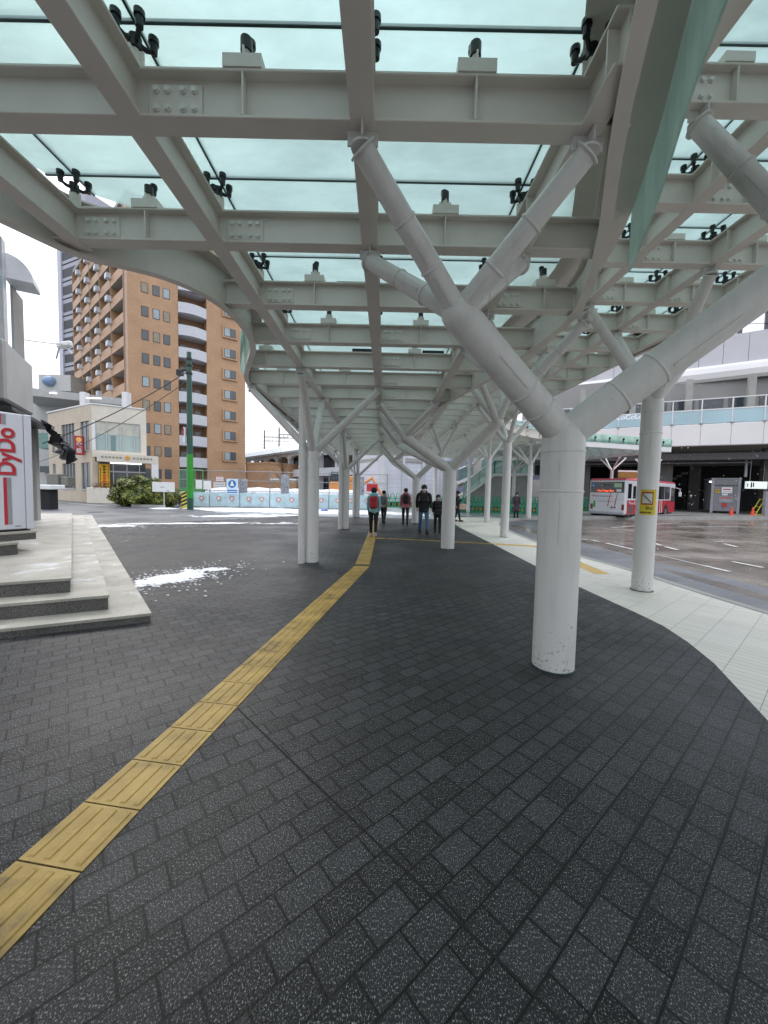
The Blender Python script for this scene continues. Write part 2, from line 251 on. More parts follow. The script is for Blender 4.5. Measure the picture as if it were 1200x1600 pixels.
# ------------------------------------------------------------------ mesh helpers
class MB:
    def __init__(s): s.v = []; s.f = []; s.M = Matrix(); s.sm = set()
    def frame(s, o, a=0): s.M = Matrix.Translation(Vector(o)) @ Matrix.Rotation(a, 4, 'Z'); return s
    def add(s, vs, fs, smooth=False):
        n = len(s.v); s.v += [s.M @ Vector(p) for p in vs]
        for f in fs:
            if smooth: s.sm.add(len(s.f))
            s.f.append(tuple(n + i for i in f))
        return s
    def box(s, x0, x1, y0, y1, z0, z1, bev=0):
        if x1 < x0: x0, x1 = x1, x0
        if y1 < y0: y0, y1 = y1, y0
        if bev > 0:
            b = min(bev, (x1 - x0) * .45, (y1 - y0) * .45, (z1 - z0) * .45)
            pts = [(x0 + b, y0), (x1 - b, y0), (x1, y0 + b), (x1, y1 - b), (x1 - b, y1), (x0 + b, y1), (x0, y1 - b), (x0, y0 + b)]
            ins = [(x0 + b, y0 + b), (x1 - b, y0 + b), (x1 - b, y0 + b), (x1 - b, y1 - b), (x1 - b, y1 - b), (x0 + b, y1 - b), (x0 + b, y1 - b), (x0 + b, y0 + b)]
            vs = [(p[0], p[1], z0) for p in ins] + [(p[0], p[1], z0 + b) for p in pts] + [(p[0], p[1], z1 - b) for p in pts] + [(p[0], p[1], z1) for p in ins]
            fs = []
            for k in range(3):
                for i in range(8):
                    j = (i + 1) % 8; fs.append((k * 8 + i, k * 8 + j, k * 8 + 8 + j, k * 8 + 8 + i))
            fs += [(6, 4, 2, 0), (24, 26, 28, 30)]
            return s.add(vs, fs)
        vs = [(x0, y0, z0), (x1, y0, z0), (x1, y1, z0), (x0, y1, z0), (x0, y0, z1), (x1, y0, z1), (x1, y1, z1), (x0, y1, z1)]
        return s.add(vs, [(3, 2, 1, 0), (4, 5, 6, 7), (0, 1, 5, 4), (1, 2, 6, 5), (2, 3, 7, 6), (3, 0, 4, 7)])
    def prism(s, pts, z0, z1):
        n = len(pts)
        vs = [(p[0], p[1], z0) for p in pts] + [(p[0], p[1], z1) for p in pts]
        return s.add(vs, [tuple(range(n - 1, -1, -1)), tuple(range(n, 2 * n))] + [(i, (i + 1) % n, n + (i + 1) % n, n + i) for i in range(n)])
    def xprism(s, pts, y0, y1):            # outline in x/z extruded along y
        n = len(pts)
        vs = [(p[0], y0, p[1]) for p in pts] + [(p[0], y1, p[1]) for p in pts]
        return s.add(vs, [tuple(range(n)), tuple(range(2 * n - 1, n - 1, -1))] + [(i, n + i, n + (i + 1) % n, (i + 1) % n) for i in range(n)])
    def tube(s, pts, rs, seg=20, cap=True):
        """tapered tube through points"""
        pts = [Vector(p) for p in pts]
        if not hasattr(rs, '__len__'): rs = [rs] * len(pts)
        vs = []; fs = []; prev = None
        for i, p in enumerate(pts):
            if i == 0: d = (pts[1] - p).normalized()
            elif i == len(pts) - 1: d = (p - pts[-2]).normalized()
            else: d = ((pts[i + 1] - p).normalized() + (p - pts[i - 1]).normalized()).normalized()
            if prev is None:
                a = Vector((0, 0, 1)) if abs(d.z) < .9 else Vector((1, 0, 0)); u = d.cross(a).normalized()
            else: u = (prev - d * prev.dot(d)).normalized()
            prev = u; v = d.cross(u); k = 1
            if 0 < i < len(pts) - 1:
                c = (pts[i + 1] - p).normalized().dot((p - pts[i - 1]).normalized()); k = 1
            for j in range(seg):
                a = 2 * math.pi * j / seg; vs.append(p + (u * math.cos(a) + v * math.sin(a)) * rs[i] * k)
        for i in range(len(pts) - 1):
            for j in range(seg):
                k = (j + 1) % seg; fs.append((i * seg + j, i * seg + k, (i + 1) * seg + k, (i + 1) * seg + j))
        s.add(vs, fs, True)
        if cap:
            n = len(pts) - 1
            s.add(vs[:seg], [tuple(range(seg - 1, -1, -1))]); s.add(vs[n * seg:], [tuple(range(seg))])
        return s
    def ball(s, c, r, seg=16, rings=10, sx=1, sy=1, sz=1, top=None):
        c = Vector(c); vs = []; fs = []
        for i in range(rings + 1):
            th = math.pi * i / rings
            for j in range(seg):
                a = 2 * math.pi * j / seg
                vs.append(c + Vector((math.sin(th) * math.cos(a) * r * sx, math.sin(th) * math.sin(a) * r * sy, math.cos(th) * r * sz)))
        for i in range(rings):
            for j in range(seg):
                k = (j + 1) % seg; fs.append((i * seg + j, (i + 1) * seg + j, (i + 1) * seg + k, i * seg + k))
        return s.add(vs, fs, True)
    def quad(s, a, b, c, d): return s.add([a, b, c, d], [(0, 1, 2, 3)])
    def build(s, name, m, root=None, extra=None, m2=None):
        n1 = len(s.f)
        if extra is not None:
            k = len(s.v); s.v += extra.v; s.sm |= {i + n1 for i in extra.sm}; s.f += [tuple(i + k for i in f) for f in extra.f]
        me = bpy.data.meshes.new(name); me.from_pydata([tuple(v) for v in s.v], [], s.f); me.materials.append(m)
        if extra is not None:
            me.materials.append(m2)
            for i in range(n1, len(s.f)): me.polygons[i].material_index = 1
        if s.sm:
            for i in s.sm: me.polygons[i].use_smooth = True
        me.update()
        o = bpy.data.objects.new(name, me); C.objects.link(o)
        if root:
            o.parent = root
            tr = root
            o.matrix_parent_inverse = wmat(root).inverted()
        return o
def wmat(o):
    m = Matrix.Translation(o.location) @ o.rotation_euler.to_matrix().to_4x4() if o.type == 'EMPTY' else Matrix()
    if o.parent is not None and o.type != 'EMPTY': m = Matrix()   # meshes are all built with identity world matrices
    return m
def tag(o, label=None, cat=None, group=None, kind=None):
    if label: o['label'] = label
    if cat: o['category'] = cat
    if group: o['group'] = group
    if kind: o['kind'] = kind
    return o
def thing(name, label, cat, loc=(0, 0, 0), rz=0, group=None):
    o = bpy.data.objects.new(name, None); C.objects.link(o); o.location = loc; o.rotation_euler = (0, 0, rz); o.empty_display_size = .2
    return tag(o, label, cat, group)
def dup(root, loc, rz=0, label=None, group=None):
    r = root.copy(); C.objects.link(r); r.location = loc; r.rotation_euler = (0, 0, rz)
    if label: r['label'] = label
    if group: r['group'] = group
    for ch in list(root.children):
        c = ch.copy(); C.objects.link(c); c.parent = r
        for g in list(ch.children):
            d = g.copy(); C.objects.link(d); d.parent = c
    return r
def struct(name, mb, m, kind='structure'):
    o = mb.build(name, m); o['kind'] = kind; return o
def text(name, body, size, m, root, M, ex=.004, align='CENTER', bold=0):
    c = bpy.data.curves.new('t', 'FONT'); c.body = body; c.size = size; c.extrude = ex; c.offset = bold; c.align_x = align; c.align_y = 'CENTER'
    o = bpy.data.objects.new('t', c); C.objects.link(o); me = bpy.data.meshes.new_from_object(o)
    bpy.data.objects.remove(o); me.materials.clear(); me.materials.append(m); me.transform(M); me.name = name
    q = bpy.data.objects.new(name, me); C.objects.link(q)
    if root: q.parent = root; q.matrix_parent_inverse = wmat(root).inverted()
    return q
def wallM(o, a, sx=1.0, spin=0):    # text matrix: facing -y of a frame rotated by a
    return Matrix.Translation(Vector(o)) @ Matrix.Rotation(a, 4, 'Z') @ Matrix.Rotation(R(90), 4, 'X') @ Matrix.Rotation(spin, 4, 'Z') @ Matrix.Scale(sx, 4, (1, 0, 0))
def lerp(tab, y):
    if y <= tab[0][1]: return tab[0][0]
    for (x0, y0), (x1, y1) in zip(tab, tab[1:]):
        if y <= y1:
            t = (y - y0) / (y1 - y0); return x0 + (x1 - x0) * t
    return tab[-1][0]
def smooth_tab(tab, n=6):           # Catmull-Rom through (x, y) points, y rising
    out = []
    P = [tab[0]] + list(tab) + [tab[-1]]
    for i in range(1, len(P) - 2):
        p0, p1, p2, p3 = P[i - 1], P[i], P[i + 1], P[i + 2]
        for k in range(n):
            t = k / n
            q = tuple(.5 * ((2 * p1[j]) + (-p0[j] + p2[j]) * t + (2 * p0[j] - 5 * p1[j] + 4 * p2[j] - p3[j]) * t * t + (-p0[j] + 3 * p1[j] - 3 * p2[j] + p3[j]) * t ** 3) for j in (0, 1))
            if not out or q[1] > out[-1][1] + .02: out.append(q)
    out.append(tab[-1]); return out
def arcx(cx, cy, r, a0, a1, n=12):
    return [(cx + r * math.cos(R(a0 + (a1 - a0) * i / n)), cy + r * math.sin(R(a0 + (a1 - a0) * i / n))) for i in range(n + 1)]

# ================================================================== SETTING
# one ground sheet to the horizon, sheets above it
INNER = [(.24, -3), (2.71, 2.6), (3.21, 3.73), (3.36, 4.5), (3.36, 4.92), (3.28, 6.42), (3.25, 8.05), (3.28, 11.43), (3.28, 16.26), (3.45, 20.5)]
KERB = [(5.6, -3), (5.5, 2), (5.29, 5.18), (5.23, 6.17), (5.2, 7.93), (5.0, 9.61), (4.97, 12.42), (5.16, 15.36), (5.5, 17.6), (6.4, 20.4), (7.9, 23.0), (10.5, 25.4), (14.0, 27.0), (40, 33.5)]
RZ = -.12
KS = smooth_tab(KERB[:12], 5) + KERB[12:]
INS = INNER
gb = MB(); gb.quad((-900, -300, -.02), (900, -300, -.02), (900, 1500, -.02), (-900, 1500, -.02))
gbh = MB()
# the wide ground is cut along the kerb so the lower bus road shows
gl = [(p[0], p[1]) for p in KS]
g0 = MB()
for (x0, y0), (x1, y1) in zip(gl, gl[1:]):
    if x1 > 39: break
# far asphalt sheet (left of kerb)
g0.add([(-900, -60, -.008), (5.6, -60, -.008)] + [(p[0], p[1], -.008) for p in KS] + [(60, 44, -.008), (900, 44, -.008), (900, 1500, -.008), (-900, 1500, -.008)], [tuple(range(2 + len(KS) + 4))])
struct('ground', g0, M_asph)
def rz(x): return RZ - .13 * min(1, max(0, (x - 6.5) / 7))
b = MB()
for x0, x1 in ((3, 6.5), (6.5, 13.5), (13.5, 900)): b.quad((x0, -60, rz(x0)), (x1, -60, rz(x1)), (x1, 60, rz(x1)), (x0, 60, rz(x0)))
struct('bus_road', b, M_road)
# paler lane strip along the kerb
ln = MB()
off = [(x + 1.9 + (0.25 if y < 6 else 0), y - .2) for x, y in KS]
for i in range(len(KS) - 3):
    a, c = KS[i], KS[i + 1]; m0, m1 = (a[0] + 6.5 - a[0], 0), 0; ln.quad(*[(q[0], q[1], rz(q[0]) + .006) for q in (a, off[i], off[i + 1], c)])
struct('bus_lane', ln, M_lane)
pv = MB(); pts = [(-2.0, -3)] + INS + [(3.3, 21.0), (-4.6, 21.5), (-10.7, 14.2), (-9.5, 10), (-8, 6), (-8, -3)]
pv.add([(p[0], p[1], 0) for p in pts], [tuple(range(len(pts)))]); struct('dark_paving', pv, M_paver)
lp = MB()
for i in range(60):
    y0 = -3 + i * .5; y1 = y0 + .5
    if y1 > 23: break
    a0, a1 = lerp(INS, y0), lerp(INS, y1); k0, k1 = lerp(KS, y0) - .16, lerp(KS, y1) - .16
    lp.quad((a0, y0, .0005), (k0, y0, .0005), (k1, y1, .0005), (a1, y1, .0005))
struct('pale_paving', lp, M_light)
pz = MB(); pts = [(-4.6, 21.5), (3.3, 21.0), (3.5, 23.0), (7.6, 23.0), (10.3, 25.5), (12.5, 27.3), (20, 30.5), (40, 35), (40, 46), (-8, 46), (-8, 28.2), (-13.5, 28.6), (-9.5, 22)]
pz.add([(p[0], p[1], -.003) for p in pts], [tuple(range(len(pts)))]); struct('station_plaza_paving', pz, M_plaza)
kb = MB()
for i in range(len(KS) - 1):
    a, c = Vector(KS[i]), Vector(KS[i + 1]); d = (c - a).normalized(); n = Vector((-d.y, d.x)) * .16
    if c.x > 39: pass
    kb.add([(a.x, a.y, RZ - .18), (c.x, c.y, RZ - .18), (c.x, c.y, .006), (a.x, a.y, .006), (a.x + n.x, a.y + n.y, .006), (c.x + n.x, c.y + n.y, .006)], [(0, 1, 2, 3), (3, 2, 5, 4)])
struct('kerb', kb, M_conc)
# far side kerb and pavement at the station
fk = MB(); fk.prism([(15.5, 31.0), (40, 31.6), (70, 31), (70, 60), (13, 60), (13, 34)], -.3, .03); struct('station_pavement', fk, mat('pale_pavement', '8d8c88', .45, 0, .2, .6))
# road paint
M_paint = mat('white_road_paint', 'c6c6c2', .5, dirt='8e8c88', scale=6)
rp = MB()
def dash(a, c, wd=.13):
    a, c = Vector(a), Vector(c); d = (c - a).normalized(); n = Vector((-d.y, d.x)) * wd / 2
    rp.quad(*[(q[0], q[1], rz(q[0]) + .012) for q in ((a.x - n.x, a.y - n.y), (c.x - n.x, c.y - n.y), (c.x + n.x, c.y + n.y), (a.x + n.x, a.y + n.y))])
def gz(px, py, z=0.0):
    """the place on level z seen at this point of the photograph, used to survey positions"""
    cP, sP, cR, sR = math.cos(PITCH), math.sin(PITCH), math.cos(ROLL), math.sin(ROLL)
    a, b = (px - 600) / 600, (800 - py) / 600
    f = Vector((0, cP, -sP)); u = Vector((0, sP, cP)); r = Vector((1, 0, 0))
    d = f + (r * cR + u * sR) * a + (u * cR - r * sR) * b; t = (z - EYE) / d.z
    return Vector((d.x * t, d.y * t))
def gy(px, py, Y):
    cP, sP, cR, sR = math.cos(PITCH), math.sin(PITCH), math.cos(ROLL), math.sin(ROLL)
    a, b = (px - 600) / 600, (800 - py) / 600
    f = Vector((0, cP, -sP)); u = Vector((0, sP, cP)); r = Vector((1, 0, 0))
    d = f + (r * cR + u * sR) * a + (u * cR - r * sR) * b; t = Y / d.y
    return Vector((d.x * t, Y, EYE + d.z * t))
for p in [((905, 842), (920, 843)), ((924, 843), (937, 846)), ((947, 848), (991, 858)), ((1020, 846), (1034, 850)), ((1040, 852), (1059, 857)), ((1101, 883), (1140, 892)), ((1145, 875), (1192, 884)), ((1115, 841), (1132, 842)), ((1132, 845), (1152, 850)), ((1060, 820), (1160, 820)), ((955, 822), (1060, 814))]:
    dash(gz(*p[0], RZ), gz(*p[1], RZ))
dash(gz(1018, 864, RZ), gz(1100, 883, RZ), .06)
struct('road_markings', rp, M_paint)
# left street white edge line
rl = MB()
a, c = gz(62, 783), gz(180, 792); rl.quad((a.x, a.y, .001), (c.x, c.y, .001), (c.x, c.y + .25, .001), (a.x, a.y + .25, .001)); struct('street_edge_line', rl, M_paint)
# expansion joint in the paving
ej = MB(); ej.quad((-1.0, 2.60, .0012), (1.3, .28, .0012), (1.308, .288, .0012), (-.992, 2.608, .0012)); struct('paving_joint', ej, mat('joint_black', '0b0b0c', .8))

# tactile paving ---------------------------------------------------
def tactile(mb, a, c, wd=.30, L_=.30, blister=False):
    a, c = Vector(a), Vector(c); d = c - a; n = int(round(d.length / L_)); d.normalize(); ang = math.atan2(d.y, d.x)
    for i in range(n):
        o = a + d * (i * L_); mb.frame((o.x, o.y, .001), ang)
        mb.box(.004, L_ - .004, -wd / 2, wd / 2, 0, .004)
        if blister:
            for p in range(5):
                for q in range(5):
                    x, y = .03 + p * .06, -wd / 2 + .03 + q * .06
                    mb.add([(x - .012, y - .012, .004), (x + .012, y - .012, .004), (x + .012, y + .012, .004), (x - .012, y + .012, .004), (x - .007, y - .007, .009), (x + .007, y - .007, .009), (x + .007, y + .007, .009), (x - .007, y + .007, .009)], [(0, 1, 5, 4), (1, 2, 6, 5), (2, 3, 7, 6), (3, 0, 4, 7), (4, 5, 6, 7)])
        else:
            for q in range(4):
                y = -wd / 2 + wd * (q + .5) / 4
                mb.add([(.018, y - .016, .004), (L_ - .018, y - .016, .004), (L_ - .018, y + .016, .004), (.018, y + .016, .004), (.026, y - .009, .009), (L_ - .026, y - .009, .009), (L_ - .026, y + .009, .009), (.026, y + .009, .009)], [(0, 1, 5, 4), (1, 2, 6, 5), (2, 3, 7, 6), (3, 0, 4, 7), (4, 5, 6, 7)])
    mb.M = Matrix()
tp = MB(); d0 = Vector((.145, 1)).normalized(); A = Vector((-.42, 7.70)) - d0 * 10.2
tactile(tp, A, (-.42, 7.70)); tactile(tp, (-.42, 7.85), (-.40, 12.05)); tactile(tp, (-.55, 12.2), (.05, 12.2), .3, .3, True); tactile(tp, (-.40, 12.35), (-.38, 19.2))
struct('tactile_path', tp, M_yel)
t2 = MB(); tactile(t2, (.1, 12.2), (3.24, 11.42), .15, .3); struct('tactile_path_branch', t2, M_yel)
t3 = MB(); tactile(t3, (3.35, 11.4), (4.45, 11.1), .3, .3); tactile(t3, (4.5, 11.0), (4.28, 7.4), .3, .3, True)
struct('tactile_path_pale', t3, M_yelp)
# drain covers on the left paving
dc = MB()
for px, py, rr in ((318, 827, .45), (150, 800, .4)):
    p = gz(px, py); dc.M = Matrix.Translation((p.x, p.y, 0)); dc.prism([(rr * math.cos(k / 20 * 6.283), rr * math.sin(k / 20 * 6.283)) for k in range(20)], .0, .003)
dc.M = Matrix(); struct('manhole_covers', dc, mat('iron_cover', '3a3b3c', .5, .3))

# snow lying on the ground
def snow(name, cx, cy, rx, ry, ang, h=.03, thr=.35, res=90, seed=0, rough=2.2):
    mb = MB(); ca, sa = math.cos(ang), math.sin(ang); H = {}
    def hh(i, j):
        k = (i, j)
        if k not in H:
            u, v = (i / res * 2 - 1) * 1.15, (j / res * 2 - 1) * 1.15
            n = mnoise.fractal(Vector((u * rx * rough + seed, v * ry * rough, seed)), 1.0, 2.0, 5) * .55 + mnoise.fractal(Vector((u * rx * 14, v * ry * 14, seed)), 1.0, 2.0, 3) * .28
            H[k] = 1 - (u * u + v * v) ** .5 + n - thr
        return H[k]
    idx = {}
    def vid(i, j):
        if (i, j) not in idx:
            u, v = (i / res * 2 - 1) * 1.15 * rx, (j / res * 2 - 1) * 1.15 * ry
            idx[(i, j)] = len(mb.v); mb.v.append(Vector((cx + u * ca - v * sa, cy + u * sa + v * ca, max(.0015, min(h, hh(i, j) * h * 2.2)))))
        return idx[(i, j)]
    for i in range(res):
        for j in range(res):
            if (hh(i, j) + hh(i + 1, j) + hh(i, j + 1) + hh(i + 1, j + 1)) > 0:
                mb.sm.add(len(mb.f)); mb.f.append((vid(i, j), vid(i + 1, j), vid(i + 1, j + 1), vid(i, j + 1)))
    return struct(name, mb, M_snow)
A_, B_ = gz(202, 917), gz(338, 889); p = (A_ + B_) / 2; d_ = B_ - A_
snow('snow_patch', p.x, p.y, d_.length * .62, .42, math.atan2(d_.y, d_.x), .022, .22, 240, 3, 3.2)
crb = MB(); rnd = random.Random(8)
for k in range(420):
    u, v = rnd.gauss(0, .42), rnd.gauss(0, .42); n_ = Vector((-d_.y, d_.x)).normalized(); q = p + d_ * u * .95 + n_ * v * 1.0; z = rnd.uniform(.006, .02)
    if q.x < -2.45 or q.y > 5: crb.ball((q.x, q.y, .002), z, 5, 4, 1.5, 1, .5)
struct('snow_crumbs', crb, M_snow, 'stuff')
p = gz(160, 822); snow('snow_patch', p.x, p.y, 1.5, .5, R(10), .03, .30, 60, 5)
p = gz(300, 818); snow('snow_ridge', p.x, p.y, 5.5, .35, R(20), .03, .45, 90, 8, 1.2)
p = gz(420, 818); snow('snow_ridge', p.x + .6, p.y, 2.2, .16, R(12), .02, .45, 60, 11, 3)
p = gz(395, 806); snow('snow_ridge', p.x - .2, p.y, 3.6, 1.2, R(20), .02, .25, 90, 13, 1)
p = gz(420, 798); snow('snow_field', p.x + 1.3, p.y + .3, 9.0, 2.3, R(-3), .05, .0, 90, 17, .35)
snow('snow_patch', -3.25, 4.02, .55, .06, R(26), .006, .45, 50, 21, 14)
# ================================================================== CANOPIES
def ibeam(mb, p0, p1, z0, h, wf=.135, tf=.018, tw=.012):
    p0, p1 = Vector(p0), Vector(p1); d = p1 - p0; L_ = d.length; a = math.atan2(d.y, d.x); keep = mb.M
    mb.M = keep @ Matrix.Translation((p0.x, p0.y, 0)) @ Matrix.Rotation(a, 4, 'Z')
    mb.box(0, L_, -wf / 2, wf / 2, z0, z0 + tf, .004); mb.box(0, L_, -wf / 2, wf / 2, z0 + h - tf, z0 + h, .004); mb.box(.001, L_ - .001, -tw / 2, tw / 2, z0 + tf - .003, z0 + h - tf + .003)
    mb.M = keep
def spider(F, x, y, z0, zg, arms=4, ang=0):
    """post and black arms carrying glass; F frame matrix"""
    mb = MB(); mb.M = F @ Matrix.Translation((x, y, 0)) @ Matrix.Rotation(ang, 4, 'Z')
    bb = MB(); bb.M = mb.M
    bb.prism([(-.05, -.004), (.05, -.004), (.05, .006), (-.05, .006)], z0, zg - .16)
    bb.box(-.004, .006, -.06, .06, z0, zg - .17); bb.tube([(0, 0, z0 + .04), (0, 0, zg - .13)], .022, 10)
    mb.tube([(0, 0, zg - .15), (0, 0, zg - .08)], .034, 12)
    for k in range(arms if arms == 4 else 1):
        a = R(45 + 90 * k) if arms == 4 else R(90)
        r = .095 if arms == 4 else .075
        c, s = math.cos(a) * r, math.sin(a) * r
        mb.tube([(0, 0, zg - .11), (c * .6, s * .6, zg - .11), (c, s, zg - .09)], [.017, .014, .012], 8)
        mb.tube([(c, s, zg - .10), (c, s, zg - .014)], [.020, .024], 12); mb.tube([(c, s, zg - .045), (c, s, zg - .014)], .029, 12)
    return mb, bb
def splice(mb, x, y, z0, h, bm, wl=.31, side=-1):
    """bolted plate on a cross beam web, near face"""
    yy = y + side * .006
    y0, y1 = (yy - .012, yy) if side < 0 else (yy, yy + .012)
    mb.box(x - wl / 2, x + wl / 2, y0, y1, z0 + .05, z0 + h - .05, .002)
    for i in (-.11, -.045, .045, .11):
        for j in (.085, h - .085):
            s = y0 if side < 0 else y1
            bm.tube([(x + i, s, z0 + j), (x + i, s + side * .018, z0 + j)], .016, 6); bm.tube([(x + i, s + side * .001, z0 + j), (x + i, s + side * .005, z0 + j)], .021, 10)
def canopy(name, label, xs, ys, Lt, Rt, z0, h, zg, F=Matrix(), pane_cap=90, detail_y=14, fascia=(1, 1), rz=0, m_st=None, fas_h=None, loc=None, midfit=True, cell=None):
    m_st = m_st or M_steel
    loc = loc or F @ Vector((0, 0, z0)); root = thing(name, label, 'glass canopy', loc, rz)
    Lf = lambda y: lerp(Lt, y); Rf = lambda y: lerp(Rt, y)
    y0, y1 = Lt[0][1], Lt[-1][1]
    far = MB(); far.M = F; nfar = 0
    for y in ys:
        a, c = Lf(y) + .10, Rf(y) - .31
        if c - a < .3: continue
        mb = MB(); mb.M = F; ibeam(mb, (a, y), (c, y), z0, h)
        if y < detail_y:
            for i, x in enumerate(xs):      # stiffener and raised seat mid-bay
                xm = x + (xs[1] - xs[0]) / 2
                if a + .2 < xm < c - .2 and (z0 > 4 or (i * 2 + int(round((y - 2.38) / 1.115))) % 3 != 1):
                    mb.box(xm - .005, xm + .005, y - .066, y - .007, z0 + .02, z0 + h - .02); mb.box(xm - .11, xm + .11, y - .075, y + .075, z0 + h - .001, z0 + h + .07)
        mb.build('cross_beam', m_st, root)
        if y < detail_y:
            for x in xs:
                for sx in (.24,):
                    if a + .2 < x + sx < c - .2 and (z0 > 4 or (x < -1.4 and y < 6.2) or (-.5 < x < 0 and y > 5.2) or (x > 1 and 4 < y < 6)):
                        s = MB(); s.M = F; q = MB(); q.M = F; splice(s, x + sx, y, z0, h, q); s.build('splice_plate', m_st, root, q, M_bolt)
                if a - .02 < x < c + .02 and y < detail_y * .7:
                    bx = MB(); bx.M = F     # gusset stiffeners at the node
                    bx.box(x - .066, x - .006, y - .3, y - .29, z0 + .02, z0 + h - .02); bx.build('stiffener', m_st, root)
    for x in xs:
        run = []
        n = int((y1 - y0) / .1)
        for i in range(n + 1):
            y = y0 + (y1 - y0) * i / n
            ok = Lf(y) + .12 < x < Rf(y) - .34
            if ok: run.append(y)
            if (not ok or i == n) and len(run) > 6:
                mb = MB(); mb.M = F; ibeam(mb, (x, run[0]), (x, run[-1]), z0 - .005, h + .01, .14); mb.build('main_beam', m_st, root)
            if not ok: run = []
    # edge girder: curved channel along both sides, closed at the ends
    for side, tab in ((-1, Lt), (1, Rt)):
        mb = MB(); mb.M = F; P = [Vector((x, y)) for x, y in tab]; od = .30 if side > 0 else .08; gw_ = .16 if side > 0 else .14
        gl = MB(); gl.M = F; Q = []
        for i, p in enumerate(P):
            d = (P[min(i + 1, len(P) - 1)] - P[max(i - 1, 0)]).normalized(); nrm = Vector((d.y, -d.x)) * side
            Q.append((p - nrm * od, nrm))
        for (p, n), (q, m) in zip(Q, Q[1:]):
            def pr(o0, o1, za, zb, T=mb):
                v = []
                for z in (za, zb):
                    for (a_, b_) in ((p, n), (q, m)):
                        for o in (o0, o1): v.append((a_.x + b_.x * o, a_.y + b_.y * o, z))
                T.add(v, [(0, 1, 3, 2), (4, 6, 7, 5), (0, 2, 6, 4), (1, 5, 7, 3)])
            tall = side > 0 and fascia[1]; zt_ = z0 + h + .10; pr(0, .014, z0 - .03, zt_); pr(-.055, .03, z0 - .045, z0 - .028); pr(-.05 if tall else -gw_, .03, zt_ - .002, zt_ + .012); tall and pr(-.22, od - .004, zg - .034, zg - .022)
            if fascia[0 if side < 0 else 1] and (p.y < 3.7 if side > 0 else 4.8 < p.y < 8.5):
                fz0, fz1 = fas_h or (z0 + (.0 if side > 0 else .12), zg + .02)
                pr(od, od + .012, fz0, fz1, gl)
        mb.build('edge_girder', m_st, root)
        if gl.v: gl.build('fascia_glass', M_fascia, root)
    for ye, sgn in ((y0, -1), (y1, 1)):
        mb = MB(); mb.M = F; ibeam(mb, (Lf(ye) + .1, ye), (Rf(ye) - .3, ye), z0 - .008, h + .016, .12); mb.build('end_beam', m_st, root)
    # glass panes, one per bay
    bx = sorted(set([min(p[0] for p in Lt) - 1] + list(xs) + [max(p[0] for p in Rt) + 1]))
    bx2 = []
    for a, c in zip(bx, bx[1:]): bx2.append((a, c))
    by = [y0] + [y for y in ys if y0 + .1 < y < y1 - .1] + [y1]
    panes = []
    for (a, c) in bx2:
        for (p, q) in zip(by, by[1:]):
            K = 5; lft = []; rgt = []
            for i in range(K + 1):
                y = p + .006 + (q - p - .012) * i / K
                l_, r_ = max(a + .006, Lf(y) + .02), min(c - .006, Rf(y) - (.33 if fascia[1] else .02))
                if r_ - l_ > .03: lft.append((l_, y)); rgt.append((r_, y))
            if len(lft) >= 2 and (lft[-1][1] - lft[0][1]) * max(r[0] - l[0] for l, r in zip(lft, rgt)) > .03: panes.append((p, lft, rgt))
    cx = 0
    panes.sort(key=lambda t: (abs(t[0] - 1.5) if t[0] > 1 else 40 - t[0]))
    stf = MB(); stf.M = F
    for k, (p, lft, rgt) in enumerate(panes):
        mb = stf if k >= pane_cap else MB(); mb.M = F
        mb.prism(lft[::-1][::-1][:0] + [q for q in rgt] + [q for q in lft[::-1]], zg, zg + .016)
        if k < pane_cap: mb.build('glass_pane', M_roofglass, root)
    if stf.v: o = stf.build('glass_panes', M_roofglass, root); o['kind'] = 'stuff'
    sl = MB(); sl.M = F
    for y in by[1:-1]: sl.box(Lf(y), Rf(y) - (.32 if fascia[1] else 0), y - .007, y + .007, zg - .006, zg + .018)
    for x in xs:
        pts = [y0 + (y1 - y0) * i / 200 for i in range(201)]; seg = []
        for y in pts + [None]:
            if y is not None and Lf(y) < x < Rf(y): seg.append(y)
            else:
                if len(seg) > 2: sl.box(x - .007, x + .007, seg[0], seg[-1], zg - .005, zg + .019)
                seg = []
    sl.build('joint_seal', M_seal, root)
    # spider fittings
    cand = []
    for y in ys:
        for i, x in enumerate(xs):
            if Lf(y) + .15 < x < Rf(y) - .15: cand.append((y, x, 4))
            xm = x + (xs[1] - xs[0]) / 2
            if midfit and Lf(y) + .3 < xm < Rf(y) - .5 and (i * 2 + int(round((y - 2.38) / 1.115))) % 3 != 1: cand.append((y, xm, 2))
    cand = [c for c in cand if c[0] > .8]
    cand.sort(); nf = MB(); nb = MB()
    for k, (y, x, ar) in enumerate(cand):
        if y > 26: break
        a, b_ = spider(F, x, y, z0 + h + (.07 if ar == 2 and y < detail_y else .0), zg, ar)
        if k < 60:
            o = a.build('spider_fitting', M_black, root); q = b_.build('post', m_st, o)
        else:
            n = len(nf.v); nf.v += a.v; nf.f += [tuple(i + n for i in f) for f in a.f]; n = len(nb.v); nb.v += b_.v; nb.f += [tuple(i + n for i in f) for f in b_.f]
    if nf.v: o = nf.build('spider_fittings', M_black, root); o['kind'] = 'stuff'; q = nb.build('posts', m_st, o); q['kind'] = 'stuff'
    return root

